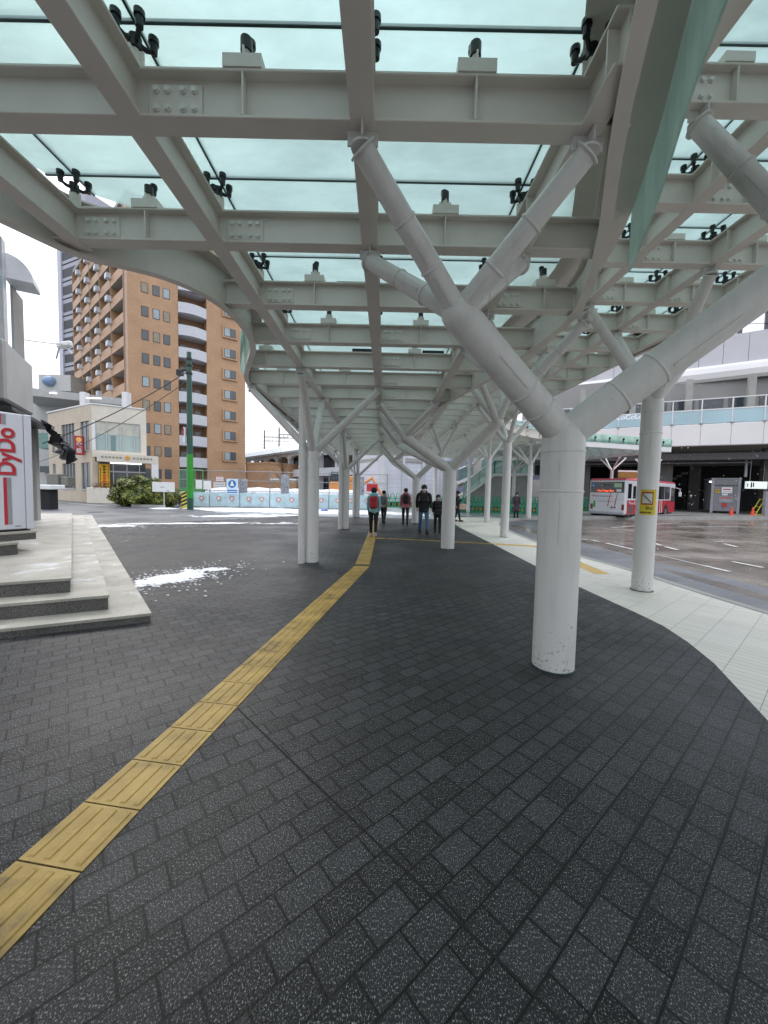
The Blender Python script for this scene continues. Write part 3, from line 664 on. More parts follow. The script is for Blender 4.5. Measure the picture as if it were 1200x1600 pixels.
Z1, Z2 = 3.65, 4.5
L1 = smooth_tab([(-6.2, -4), (-4.6, 0), (-3.55, 2.4), (-3.14, 3.22), (-2.86, 3.68), (-2.29, 4.02), (-2.01, 4.5), (-1.96, 5.17), (-2.1, 5.85), (-2.5, 6.75), (-2.79, 7.53), (-2.92, 8.48), (-3.06, 11.41), (-3.5, 17.5), (-3.7, 23.6)], 5)
R1 = smooth_tab([(-1.0, -4), (.70, 0), (1.42, 1.80), (1.62, 2.27), (1.96, 3.0), (2.32, 3.94), (2.47, 4.7), (2.38, 5.91), (2.2, 7.17), (2.03, 7.94), (1.75, 9.16), (1.57, 10.28), (1.42, 11.94), (1.36, 13.33), (1.45, 16.64), (1.8, 20), (2.2, 23.6)], 5)
XS1 = [-2.75 - 1.29 * 2, -2.75 - 1.29, -2.75, -1.50, -.17, 1.15, 2.42]
YS1 = [2.38 + 1.115 * k for k in range(-5, 19)]
can1 = canopy('glass_canopy', 'low steel and frosted glass canopy with wavy edge over the dark paving overhead', XS1, YS1, L1, R1, Z1, .27, 4.22, loc=(0, 10, Z1), detail_y=11)
L2 = [(max(.3, lerp(R1, y) - .35), y) for y in [-4, -2, 0, 1, 2, 3, 4, 5, 6, 7, 8, 9, 10, 11, 12, 13, 14, 15, 17, 20, 23.6]] + [(1.9, 26), (2.5, 31), (3.2, 34)]
R2 = smooth_tab([(7.6, -4), (7.0, 2), (6.3, 4.4), (5.83, 6.13), (5.73, 6.6), (5.45, 9.18), (5.27, 12.5), (5.22, 14.0), (5.25, 15.4), (5.7, 17.5), (7.2, 19.6), (9.6, 21.6), (11.4, 24), (13, 28), (15, 34)], 4)
XS2 = [1.02 + 1.04 * k for k in range(0, 14)]
YS2 = [3.12 + 1.0 * k for k in range(-7, 31)]
can2 = canopy('glass_canopy', 'higher curving glass canopy over the pale paving and road side', XS2, YS2, L2, R2, Z2, .29, 4.98, loc=(4, 12, Z2), detail_y=11, fascia=(0, 0), pane_cap=90, midfit=False)
for k, yy in enumerate((2.5, 4.72, 6.9)):
    t = MB(); t.box(-.62, -.27, yy, yy + .22, 3.93, 4.02, .004); o = t.build('downlight', M_black, can1)
    t = MB(); t.box(.62, 1.0, yy + .02, yy + .24, 3.93, 4.02, .004) if k else None
    if k: t.build('downlight', M_black, can1)
# platform canopy by the bus
pa, pb = Vector((11.9, 23.6)), Vector((18.75, 25.6)); ang3 = math.atan2(pb.y - pa.y, pb.x - pa.x); F3 = Matrix.Translation((pa.x, pa.y, 0)) @ Matrix.Rotation(ang3, 4, 'Z')
can3 = canopy('glass_canopy', 'far bus stop canopy, white, with upstanding glass edge behind the bus', [1.0 + k * 1.0 for k in range(-3, 7)], [.7 + .9 * k for k in range(9)], [(-3, 0), (-3, 8.0)], [(7.1, 0), (7.1, 8.0)], 4.5, .22, 5.0, F=F3, rz=ang3, m_st=M_white, fascia=(0, 0), detail_y=-5, pane_cap=60, midfit=False)
g = MB(); g.M = F3; g.box(-3, 7.1, -.14, -.12, 4.75, 5.25); g.box(7.22, 7.24, -.1, 8.0, 4.75, 5.25); g.build('fascia_glass', M_fascia, can3)
g = MB(); g.M = F3; g.box(-3, 7.2, -.12, -.02, 4.42, 4.78, .02); g.box(7.1, 7.2, 0, 8.0, 4.42, 4.78, .02); g.build('edge_trim', M_white, can3)
g = MB(); g.M = F3
for k in range(9): g.tube([(-2.4 + k * 1.1, -.1, 4.8), (-2.4 + k * 1.1, -.2, 5.1)], .03, 8); g.ball((-2.4 + k * 1.1, -.17, 5.02), .07, 8, 6)
g.build('glass_clamps', M_black, can3)

# ================================================================== TREE COLUMNS
def ring(mb, p, d, r, t=.02, dr=.006):
    p = Vector(p); d = Vector(d).normalized(); mb.tube([p - d * t / 2, p - d * t / 4, p + d * t / 4, p + d * t / 2], [r + .001, r + dr, r + dr, r + .001], 24, False)
def strip(mb, p, d, r, L_, side, w=.016):
    """narrow raised backing strip along a tube, side = direction it faces"""
    p, d = Vector(p), Vector(d).normalized(); s = Vector(side); s = (s - d * s.dot(d)).normalized(); t = d.cross(s)
    a = p + s * (r - .004); o = s * .011
    v = [a + t * w / 2, a - t * w / 2, a - t * w / 2 + d * L_, a + t * w / 2 + d * L_]
    v += [q + o for q in v]
    mb.add(v, [(0, 1, 2, 3), (7, 6, 5, 4), (0, 4, 5, 1), (1, 5, 6, 2), (2, 6, 7, 3), (3, 7, 4, 0)])
def tip(root, p, z, m, r):
    t = MB(); t.prism(arcx(p[0], p[1], r * 1.05, 0, 360, 16)[:-1], z - .10, z - .085)
    t.box(p[0] - .09, p[0] + .09, p[1] - .006, p[1] + .006, z - .086, z - .006); t.box(p[0] - .006, p[0] + .006, p[1] - .085, p[1] + .085, z - .087, z - .007)
    t.build('tip_plate', m, root)
def branch(root, a, bpt, r0, r1, ztip, m, seam=True, name='branch'):
    a = Vector(a); tgt = Vector((bpt[0], bpt[1], ztip - .10)); d = (tgt - a)
    mb = MB(); mb.tube([a, a + d * .5, tgt], [r0, (r0 + r1) / 2, r1], 20); mb.ball(a, r0 * 1.0, 16, 10)
    ring(mb, tgt, d, r1 * 1.0, .02, .02)
    o = mb.build(name, m, root)
    if seam:
        s = MB()
        for t in (.33, .62): ring(s, a + d * t, d, r0 + (r1 - r0) * t, .022, .008)
        sd = Vector((-a.x * .3 - .2, -1, -.35))
        for t0, l in ((.36, .2), (.08, .2)): strip(s, a + d * t0, d, r0 + (r1 - r0) * (t0 + .1), d.length * l, sd)
        s.build('weld_seam', M_seam if False else m, o)
    tip(root, bpt, ztip, m, r1)
def treecol(label, base, r, zs, m, limbs=(), direct=(), ztip=3.65, rb=.07, seams=True, group=None, g=None, sign=False):
    root = thing('tree_column', label, 'column', (base[0], base[1], 0), 0, group)
    mb = MB(); B = Vector((base[0], base[1], 0)); S = Vector((base[0], base[1], zs))
    mb.tube([B, B + Vector((0, 0, zs * .5)), S], [r, r, r], 32); mb.ball(S, r * 1.0, 24, 14)
    tr = mb.build('trunk', m, root)
    f = MB(); f.tube([B + Vector((0, 0, -.001)), B + Vector((0, 0, .012))], r + .014, 32); f.build('base_ring', M_seal, root)
    if seams:
        s = MB(); ring(s, (base[0], base[1], zs - .14), (0, 0, 1), r, .02, .006); ring(s, (base[0], base[1], zs - .48), (0, 0, 1), r, .022, .006)
        s.build('weld_seam', m, tr)
        s = MB(); v = Vector((-base[0] * .3 - .05, -1, 0)) if base[0] < 3 else Vector((-.7, -1, 0))
        strip(s, (base[0], base[1], zs - .46), (0, 0, 1), r, .24, v); strip(s, (base[0], base[1], zs - .92), (0, 0, 1), r, .38, v + Vector((.1, 0, 0)))
        s.build('backing_strip', m, tr)
    for knot, rl, tips, zt in limbs:
        Kn = Vector(knot); d = Kn - S; l = MB(); l.tube([S, S + d * .33, S + d * .66, Kn], rl, 28); l.ball(Kn, rl * .98, 22, 14)
        lo = l.build('limb', m, root)
        if seams:
            s = MB()
            for t in (.26, .42): ring(s, S + d * t, d, rl, .022, .008)
            strip(s, S + d * .45, d, rl, d.length * .25, Vector((.1, -1, -.3))); s.build('weld_seam', m, lo)
        for t in tips: branch(root, Kn, t, rl * .62, rl * .52, zt, m, seams)
    for t in direct: branch(root, S - Vector((0, 0, .02)), t, rb, rb * .85, ztip, m, False)
    return root
y = lambda k: 2.38 + 1.115 * k
treecol('thickest white column nearest the camera, forking into three limbs under the canopy', (1.55, 3.38), .178, 2.05, M_col, [
    ((.52, 2.92, 2.86), .128, [(-.17, y(0)), (1.15, y(0)), (-.17, y(1)), (1.15, y(1))], Z1),
    ((2.95, 2.75, 3.26), .140, [(2.36, 3.12), (2.06, 2.12), (4.14, 3.12), (4.14, 2.12)], Z2),
    ((1.80, 5.20, 2.90), .115, [(1.15, y(2)), (2.30, y(2)), (1.15, y(3)), (2.30, y(3))], Z1)])
treecol('second forked white column, on the dark paving right of the walking man', (1.74, 10.34), .178, 2.12, M_col, [
    ((.47, 9.80, 2.90), .125, [(-.17, y(6)), (1.15, y(6)), (-.17, y(7)), (1.15, y(7))], Z1),
    ((.42, 11.9, 2.92), .115, [(-.17, y(8)), (1.15, y(8)), (-.17, y(9)), (1.15, y(9))], Z1),
    ((2.75, 9.55, 3.26), .135, [(2.06, 9.12), (3.10, 9.12), (2.06, 10.12), (3.10, 10.12)], Z2)])
treecol('third forked white column, far under the canopy behind the masked man', (1.50, 18.3), .178, 2.12, M_col, [
    ((.42, 17.6, 2.92), .12, [(-.17, y(13)), (1.15, y(13)), (-.17, y(14)), (1.15, y(14))], Z1),
    ((.42, 19.6, 2.92), .11, [(-.17, y(15)), (1.15, y(15)), (-.17, y(16)), (1.15, y(16))], Z1),
    ((2.6, 17.6, 3.26), .13, [(2.06, 17.12), (3.10, 17.12), (2.06, 18.12), (3.10, 18.12)], Z2)], seams=False)
def diamond(c, g, gy_): return [(c[0], c[1] - gy_), (c[0] + g, c[1]), (c[0], c[1] + gy_), (c[0] - g, c[1])]
LL = ['nearest left white column with four branches, drain pipe beside it', 'second left white four-branched column, behind the nearest left one', 'third left white four-branched column, farthest down the left row']
for k, (bx_, by_, zb) in enumerate(((-1.50, 8.0, 2.28), (-1.50, 14.9, 2.28), (-1.50, 21.4, 2.28))):
    treecol(LL[k], (bx_, by_), .138, zb, M_col, (), [(-1.50, y(5 + 6 * k) - 1.115), (-.17, y(5 + 6 * k)), (-1.50, y(5 + 6 * k) + 1.115), (-2.75, y(5 + 6 * k))], Z1, .078, seams=(k == 0))
    p = MB(); p.tube([(bx_ - .19, by_ - .12, 0), (bx_ - .19, by_ - .12, Z1 + .2)], .072, 18); p.tube([(bx_ - .19, by_ - .12, 1.95), (bx_ - .19, by_ - .12, 2.0)], .079, 18); q = p.build('drain_pipe', M_col)
    tag(q, ['thin pale drain pipe against the nearest left column', 'thin drain pipe beside the second left column', 'thin drain pipe beside the farthest left column'][k], 'drain pipe', 'drain pipes of the left column row')
rc = treecol('right white column with yellow and red warning sign, standing on pale paving', (4.25, 6.22), .150, 3.02, M_col, (), diamond((4.14, 6.12), 1.04, 1.0), Z2, .085)
s = MB(); s.M = Matrix.Translation((4.25, 6.22, 0))
RL = ['slim white column on the pale paving left of the thick near column', 'slim white column farther back on the pale paving, beside the road kerb', 'slim white column right of the woman in the long plum coat', 'far slim white column by the foot of the green glass stair', 'far slim white column between the stair and the grey wall', 'far slim white column standing behind the green barriers at right', 'far thin white column under the end of the high canopy, left of the stair']
for k, (bx_, by_, rr) in enumerate(((4.2, 13.3, .14), (5.35, 19.9, .14), (8.75, 23.2, .145), (6.2, 28.3, .13), (9.9, 29.5, .13), (12.6, 28.6, .13), (3.6, 27.5, .13))):
    cx_, cy_ = 1.02 + 1.04 * round((bx_ - 1.02) / 1.04), 3.12 + round(by_ - 3.12)
    treecol(RL[k], (bx_, by_), rr, 3.2, M_col, (), diamond((cx_, cy_), 1.04, 1.0), Z2, .075, seams=False)
CW = [(18.0, 30.6, 'white branching column of the bus stop canopy, rising above the bus roof'), (21.4, 31.4, 'white branching column at the right end of the bus stop canopy'), (14.6, 29.6, 'white branching column at the left end of the bus stop canopy')]
for x_, y_, l_ in CW: treecol(l_, (x_, y_), .11, 3.45, M_white, (), diamond((x_, y_), 1.0, .9), 4.5, .055, seams=False)

# ================================================================== PEDESTRIAN SIGN ON COLUMN
def curved(name, m, root, cx_, cy_, r, a0, a1, z0, z1, n=14, t=.003):
    mb = MB(); vs = []
    for i in range(n + 1):
        a = R(a0 + (a1 - a0) * i / n)
        for rr in (r, r + t):
            for z in (z0, z1): vs.append((cx_ + rr * math.cos(a), cy_ + rr * math.sin(a), z))
    fs = []
    for i in range(n):
        o = i * 4; q = o + 4; fs += [(o + 2, q + 2, q + 3, o + 3), (o, o + 1, q + 1, q), (o + 1, o + 3, q + 3, q + 1), (o, q, q + 2, o + 2)]
    fs += [(0, 2, 3, 1), (n * 4, n * 4 + 1, n * 4 + 3, n * 4 + 2)]
    mb.add(vs, fs); return mb.build(name, m, root)
ws = thing('warning_sign', 'yellow sign with red framed picture wrapped round the right column', 'sign', (4.25, 6.07, 1.2))
cx_, cy_, rr = 4.25, 6.22, .1505
curved('backing', mat('sign_yellow', 'c8b31c', .4), ws, cx_, cy_, rr, 200, 285, 1.24, 1.64)
curved('red_frame', mat('sign_red', '9a2415', .4), ws, cx_, cy_, rr + .003, 208, 268, 1.40, 1.605, t=.002)
curved('white_field', mat('sign_white', 'bfc0b8', .4), ws, cx_, cy_, rr + .005, 213, 262, 1.425, 1.58, t=.002)
sl = MB(); 
for i in range(8):
    a0 = R(216 + i * 5.4); z = 1.572 - i * .017
    sl.box(0, .001, 0, .001, 0, .001) if False else None
    sl.frame((cx_ + (rr + .008) * math.cos(a0), cy_ + (rr + .008) * math.sin(a0), 0), a0 - R(90)); sl.box(-.009, .009, 0, .002, z - .016, z)
sl.M = Matrix(); sl.build('slash', mat('sign_black', '131313', .5), ws)
for i, ch in enumerate('禁止'):
    a = R(240 + i * 21); text('lettering', ch, .062, MATS['sign_black'], ws, wallM((cx_ + (rr + .006) * math.cos(a), cy_ + (rr + .006) * math.sin(a), 1.345), a + R(90)), .001)
sl = MB()
for i in range(10):
    a = R(204 + i * 6); sl.frame((cx_ + (rr + .005) * math.cos(a), cy_ + (rr + .005) * math.sin(a), 0), a + R(90)); sl.box(-.005, .005, -.001, .001, 1.265, 1.29)
sl.M = Matrix(); sl.build('small_print', MATS['sign_black'], ws)
# ================================================================== STEPS + VENDING + SHOP (left)
st = thing('stone_steps', 'pale granite steps with rough dark risers rising at the left edge', 'steps', (-3.2, 5, 0))
du = Vector((-11.5, 14.2)).normalized(); dv = Vector((-1.12, -.56)).normalized()
def stepb(c, z0, z1, nm, L_=17.5):
    c = Vector(c); a = c + dv * 9; bb = c + du * L_; q = bb + dv * 7
    t = MB(); t.prism([(c.x, c.y), (bb.x, bb.y), (q.x, q.y), (a.x, a.y)], z0, z1 - .03); t.build('riser', M_gran, st)
    e = .012; c2 = c - du * e - dv * e
    t = MB(); t.prism([(c2.x, c2.y), (bb.x, bb.y), (q.x, q.y), (a.x - du.x * e, a.y - du.y * e)], z1 - .03, z1)
    t.build(nm, M_grantop, st)
def shr(c, n): return Vector(c) + dv * (n * .0)
stepb((-2.62, 4.27), -.02, .105, 'tread'); stepb((-3.16, 4.36), .105, .275, 'tread', 14.5); stepb((-3.66, 4.44), .275, .445, 'tread', 12.5)
# joints across the paving slabs of the steps
M_jb = mat('joint_brown', '5b574f', .8)
for k in range(1, 9):
    for (o, l, st_ep, z) in (((-2.62, 4.27), .52, 1.6, .1062), ((-3.16, 4.36), .48, 1.5, .2762)):
        p = Vector(o) + du * (k * st_ep); q = p + dv * l; n = du * .006; jb = MB()
        jb.quad((p.x, p.y, z), (p.x + n.x, p.y + n.y, z), (q.x + n.x, q.y + n.y, z), (q.x, q.y, z)); jb.build('slab_joint', M_jb, st)
# snow dust on the treads
def dust(o, n, zz, seed):
    mb = MB(); o = Vector(o); res = 26
    for i in range(res * 4):
        for j in range(res // 2):
            u, v = i * .02, j * .03; f = mnoise.fractal(Vector((u * 1.7 + seed, v * 2.2, 1)), 1, 2, 4)
            if f > .18:
                p = o + du * u + dv * v; a = p + du * .02; c = a + dv * .03; d = p + dv * .03
                mb.quad((p.x, p.y, zz), (a.x, a.y, zz), (c.x, c.y, zz), (d.x, d.y, zz))
    if mb.v: mb.build('snow_dusting', M_snow, st)

# small upper steps and the plinth the machine stands on
a_v = R(62.7)                                            # heading of the machine's side panel
pl = MB(); pl.frame((-5.83, 5.2, 0), a_v)
def vbox(x0, x1, y0, y1, z0, z1, nm, m, root, bev=0):
    t = MB(); t.frame((-5.96, 5.91, 0), a_v); t.box(x0, x1, y0, y1, z0, z1, bev); return t.build(nm, m, root)
vbox(-.9, .10, -.35, 3, .44, .60, 'riser', M_gran, st); vbox(-.9, .11, -.36, 3, .60, .63, 'tread', M_grantop, st)
vbox(-.45, .42, -.10, 3, .63, .735, 'riser', M_gran, st); vbox(-.46, .43, -.11, 3, .735, .765, 'tread', M_grantop, st)
vm = thing('vending_machine', 'white drinks vending machine side with red lettering and stripe, standing on the steps', 'vending machine', (-6.0, 6.0, .765), a_v)
M_vm = mat('vending_white', 'c9cbd0', .3, 0, .03); M_vred = mat('vending_red', 'b3202c', .35, 0, .04); M_vgr = mat('vending_grey', '8f9195', .35)
vbox(-.35, .34, 0, .95, .80, 2.63, 'cabinet', M_vm, vm, .012); vbox(.345, .44, -.004, .95, .79, 2.635, 'door', M_vm, vm, .012); vbox(-.3, .4, .04, .9, .765, .8, 'foot', M_black, vm)
vbox(-.27, -.13, -.003, 0.001, .87, 1.60, 'stripe', M_vred, vm) if False else None
vbox(.075, .115, -.004, .001, .88, 1.62, 'red_stripe', M_vred, vm); vbox(.118, .17, -.004, .001, .88, 1.62, 'grey_stripe', M_vgr, vm)
vbox(-.02, .075, -.004, .001, 2.44, 2.60, 'red_stripe', M_vred, vm); vbox(.08, .13, -.004, .001, 2.44, 2.60, 'grey_stripe', M_vgr, vm)
F = Matrix.Translation((-5.96, 5.91, 0)) @ Matrix.Rotation(a_v, 4, 'Z')
for (dx, dz, yy, m) in ((.012, -.012, -.002, M_vgr), (0, 0, -.005, M_vred)):
    text('lettering', 'DyDo', .30, m, vm, F @ Matrix.Translation((.125 + dx, yy, 2.02 + dz)) @ Matrix.Rotation(R(90), 4, 'X') @ Matrix.Rotation(R(90), 4, 'Z') @ Matrix.Scale(1.05, 4, (0, 1, 0)), .002, bold=.008)
vbox(.2, .27, -.004, .001, .845, .855, 'latch', M_black, vm)

shop = thing('shop_building', 'dark tiled old shop building with shutters and curved white awning behind the vending machine', 'building', (-8, 8.5, .4))
def sp(nm, m, mb): return mb.build(nm, m, shop)
# main wall: plane running away from the camera past px 27..45
P0, P1 = gy(-80, 700, 6.9), gy(33, 700, 10.6)
sa_ = math.atan2(P1.y - P0.y, P1.x - P0.x); sl_ = (Vector((P1.x, P1.y)) - Vector((P0.x, P0.y))).length
def sbx(x0, x1, y0, y1, z0, z1, nm, m, bev=0):
    t = MB(); t.frame((P0.x, P0.y, 0), sa_); t.box(x0, x1, y0, y1, z0, z1, bev); return t.build(nm, m, shop)
sbx(-2, sl_ * .93, 0, 6, .3, 3.9, 'wall', M_darktile); sbx(-2, sl_ * .72, .06, 6, 3.9, 9.5, 'wall', M_darktile)
M_sheet = mat('pale_sheet', 'a6a5a0', .5, 0, .15, 1.2); M_sh = mat('shutter_grey', 'b0aea6', .5)
sbx(sl_ * .42, sl_ * .93, -.35, 0, 3.35, 4.7, 'cover_sheet', M_sheet, .05)
for k in range(4): sbx(-1 + k * 1.6, -.1 + k * 1.6, -.05, .0, 4.8, 6.6, 'window', M_winp); 
sbx(sl_ * .70, sl_ * .76, -.06, .2, 4.6, 7.4, 'corner_pipe', M_alu)
# quarter-round awning
t = MB(); t.frame((P0.x, P0.y, 0), sa_); pr = [(0, 0)] + [(-.55 * math.sin(R(a)), .6 * math.cos(R(a))) for a in range(0, 91, 10)]
vs = []; n = len(pr)
for x_ in (sl_ * .78, sl_ * .95):
    for (yy, zz) in pr: vs.append((x_, yy, 6.6 + zz))
t.add(vs, [tuple(range(n)), tuple(range(2 * n - 1, n - 1, -1))] + [(i, i + n, (i + 1) % n + n, (i + 1) % n) for i in range(n)]); t.build('awning', mat('awning_white', 'd8dadc', .4), shop)
# lean-to roof, pipe and shutter column
sbx(sl_ * .35, sl_ * 1.2, -.5, 1, 3.12, 3.2, 'lean_to_roof', mat('dark_roof_sheet', '2a2a2c', .5))
sbx(sl_ * .75, sl_ * 1.12, -.1, .5, .4, 3.1, 'shutter_box', M_sh)
t = MB(); t.frame((P0.x, P0.y, 0), sa_)
for k in range(34): t.box(sl_ * .76, sl_ * 1.11, -.125, -.095, .9 + k * .055, .9 + k * .055 + .04)
t.build('shutter', mat('shutter_slats', 'c4c2bb', .45), shop)
t = MB(); t.frame((P0.x, P0.y, 0), sa_); t.tube([(sl_ * .45, -.1, 3.0), (sl_ * .6, -.16, 3.06), (sl_ * .66, -.18, 2.8), (sl_ * .66, -.18, 2.2)], .045, 10); t.build('pipe', M_alu, shop)
sbx(sl_ * 1.12, sl_ * 1.2, -.2, .2, .3, 3.1, 'post', M_conc)
tt = MB(); tt.frame((P0.x, P0.y, 0), sa_); NU, NV = 34, 16
for face in (0, 1):
    vs = []; fs = []
    for i in range(NU + 1):
        for j in range(NV + 1):
            u, v = i / NU, j / NV; q = mnoise.fractal(Vector((u * 5, v * 3.5, 2)), 1, 2, 4)
            x_ = sl_ * (1.0 + .34 * u); drop = (.35 + .5 * math.sin(u * 2.6 + .3)) * v * (1 + .5 * q); 
            vs.append((x_ + .1 * q, -.45 - .45 * v + .25 * q + .2 * math.sin(u * 9) * v - face * .03, 3.3 - .5 * u * u - drop + .16 * q))
    for i in range(NU):
        for j in range(NV):
            a = i * (NV + 1) + j; fs.append((a, a + 1, a + NV + 2, a + NV + 1))
    tt.add(vs, fs, True)
tag(tt.build('tarpaulin', mat('black_tarp', '1d1f24', .45, bump=.4, bscale=12)), 'crumpled black tarpaulin hanging from the shop roof edge above the street', 'tarpaulin')

# ================================================================== BRICK TOWER
C0 = Vector((-32.4, 49.0)); C1 = Vector((-21.0, 58.0)); CL = Vector((-53.4, 67.0))
fa = math.atan2(C1.y - C0.y, C1.x - C0.x); fl = (C1 - C0).length; sa2 = math.atan2(C0.y - CL.y, C0.x - CL.x); sll = (CL - C0).length
tw = thing('apartment_tower', 'tall tan tiled apartment tower with white curved balconies behind the police box', 'building', (-32, 52, 0), fa)
def fb(x0, x1, y0, y1, z0, z1, nm, m, root=None, bev=0):
    t = MB(); t.frame((C0.x, C0.y, 0), fa); t.box(x0, x1, y0, y1, z0, z1, bev); return t.build(nm, m, root or tw)
TOP = 37.0
back = C1 + (CL - C0) * .5
rec0, rec1 = 5.65, 9.2
cP = lambda u, v=0: C0 + (C1 - C0).normalized() * u + Vector((-math.sin(fa), math.cos(fa))) * v
def pr4(pts, z0, z1, nm, m): t = MB(); t.prism([(p.x, p.y) for p in pts], z0, z1); return t.build(nm, m, tw)
sd = (CL - C0).normalized(); sn = Vector((-sd.y, sd.x))      # outward of side face is to the left of (C0->CL)
if sn.dot(Vector((-1, -.5))) < 0: sn = -sn
inn = -sn
pr4([cP(0), cP(rec0), cP(rec0, 9), C0 + sd * 9 + inn * 1.4, C0 + sd * 1.1 + inn * 1.4, C0 + sd * 1.1], 0, TOP, 'wall', M_tan)
pr4([cP(rec1), C1, C1 + sd * 9, cP(rec1, 9)], 0, TOP, 'wall', M_tan)
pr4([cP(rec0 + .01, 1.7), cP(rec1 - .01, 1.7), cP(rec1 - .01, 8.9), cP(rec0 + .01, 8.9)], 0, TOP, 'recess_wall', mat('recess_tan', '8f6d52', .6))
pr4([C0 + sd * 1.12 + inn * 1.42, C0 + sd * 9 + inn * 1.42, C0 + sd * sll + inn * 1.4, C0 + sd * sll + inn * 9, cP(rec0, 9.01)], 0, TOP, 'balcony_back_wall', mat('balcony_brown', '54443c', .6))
M_curt = mat('curtain_beige', '8f8674', .6)
M_bal = mat('balcony_white', 'bdbfc4', .45, 0, .06)
WZ = [6.0 + 2.93 * k for k in range(-1, 11)]
for k, z in enumerate(WZ):
    for u in (1.87, 3.13, 4.3):
        o = fb(u - .40, u + .40, -.03, .05, z - .66, z + .62, 'window', M_frame); fb(u - .33, u + .33, -.045, -.02, z - .59, z + .55, 'pane', (M_win, M_curt, M_win, M_winp, M_win)[(k * 7 + int(u * 3)) % 5], o)
    if k:
        o = fb(11.25, 13.35, -.22, .0, z - .85, z + .75, 'window_surround', M_tan, None, .03)
        fb(11.5, 13.1, -.235, -.21, z - .62, z + .58, 'window', M_frame, o)
        fb(11.56, 12.27, -.25, -.23, z - .56, z + .52, 'pane', M_winp, o); fb(12.33, 13.04, -.25, -.23, z - .56, z + .52, 'pane', M_win, o)
        t = MB(); t.frame((C0.x, C0.y, 0), fa)
        n = 12; out = []
        for i in range(n + 1):
            u = rec0 + .02 + (rec1 - rec0 - .04) * i / n; out.append((u, -.45 * math.sin(math.pi * i / n) - .05))
        inner_ = [(p[0], p[1] + .12) for p in out[::-1]]
        t.prism(out + inner_, z - 1.9, z - .55); t.build('balcony', M_bal, tw)
        fb(rec0 + .02, rec1 - .02, .08, 1.69, z - 1.95, z - 1.75, 'slab', M_bal)
        fb(rec0 + .5, rec0 + 1.2, 1.62, 1.68, z - 1.7, z + .3, 'door', M_win); fb(rec1 - 1.2, rec1 - .5, 1.62, 1.68, z - 1.7, z + .3, 'door', M_win)
o = fb(rec0 + .05, rec1 - .05, -.3, -.2, WZ[-3] - .6, WZ[-3] + .9, 'balcony_cover', M_sheet)
def sb(u0, u1, v0, v1, z0, z1, nm, m, root=None, bev=0):   # v>0 = outward of side face; u from C0 to CL
    t = MB(); pts = [C0 + sd * u0 + sn * v0, C0 + sd * u1 + sn * v0, C0 + sd * u1 + sn * v1, C0 + sd * u0 + sn * v1]
    t.prism([(p.x, p.y) for p in pts][::-1], z0, z1); return t.build(nm, m, root or tw)
sb(0, 1.08, -.02, .012, 0, TOP, 'corner_strip', mat('pale_corner_tile', 'a98f7c', .5))
NB = 5; bw = (sll - 1.1) / NB
M_ac = mat('ac_white', 'c3c6cc', .4)
for k, z in enumerate([w_ for w_ in WZ]):
    zf = z - 1.55
    sb(1.1, sll, -.02, .10, zf, zf + 1.25, 'parapet', M_tanside)
    sb(1.1, sll, -1.4, -.03, zf - .02, zf + .14, 'slab', M_conc)
    for j in range(NB):
        u = 1.1 + bw * j
        sb(u + .4, u + 1.1, -1.38, -1.3, zf + .14, zf + 2.3, 'door', M_white); sb(u + 1.8, u + 4.2, -1.39, -1.33, zf + .3, zf + 2.3, 'window', M_win)
        if j: sb(u - .45, u + .45, .10, .65, zf + 1.0, zf + 1.65, 'air_conditioner', M_ac, None)
for j in range(NB + 1):
    u = 1.1 + bw * j; sb(u - .04, u + .04, -1.35, .13, 0, TOP, 'divider', M_tanside)
pr4([C0 - sn * 0 + Vector((0, 0)), C1, C1 + sd * 9, C0 + sd * sll + inn * 9, C0 + sd * sll], TOP, TOP + .5, 'roof', M_conc)
# low tan wing at the right foot of the tower
wg = thing('low_tan_wing', 'low tan tiled wing stepping down right of the apartment tower', 'building', (-19, 60, 0), fa)
a = gy(384, 740, 58.5); b2 = gy(422, 740, 56); c3 = gy(462, 750, 54)
for (p, q, z, d) in ((a, b2, 5.0, 7), (b2, c3, 2.6, 6)):
    t = MB(); an = math.atan2(q.y - p.y, q.x - p.x); t.frame((p.x, p.y, 0), an); t.box(.01, (q - p).xy.length, 0, d, 0, z); t.build('wall', M_tan, wg)
    t = MB(); t.frame((p.x, p.y, 0), an); t.box(-.05, (q - p).xy.length + .1, -.08, d, z, z + .25); t.build('coping', M_tanside if z > 4 else M_snow, wg)
# grey tower behind
gt = thing('grey_tower', 'tall slim blue-grey tower with dark strip windows behind the tan tower', 'building', (-68, 84, 0))
A = gy(98, 600, 84); B = gy(140, 600, 80)
an = math.atan2(B.y - A.y, B.x - A.x); ll = (B - A).xy.length
t = MB(); t.frame((A.x, A.y, 0), an); t.box(0, ll, 0, 9, 0, 60); t.build('wall', mat('tower_grey', '9c9da6', .5, 0, .06), gt)
t = MB(); t.frame((A.x, A.y, 0), an); t.box(-.4, .9, -.25, 1, 0, 60); t.build('corner_pier', mat('pier_white', 'b5b9c4', .5), gt)
for k in range(16):
    z = 2.6 + k * 3.5
    t = MB(); t.frame((A.x, A.y, 0), an); t.box(1.1, ll + .01, -.05, .1, z, z + 1.7); t.build('strip_window', mat('strip_window_dark', '24272c', .5), gt)
    t = MB(); t.frame((A.x, A.y, 0), an); t.box(.92, ll + .01, -.03, .1, z - .95, z - .7); t.build('floor_line', M_dark, gt)
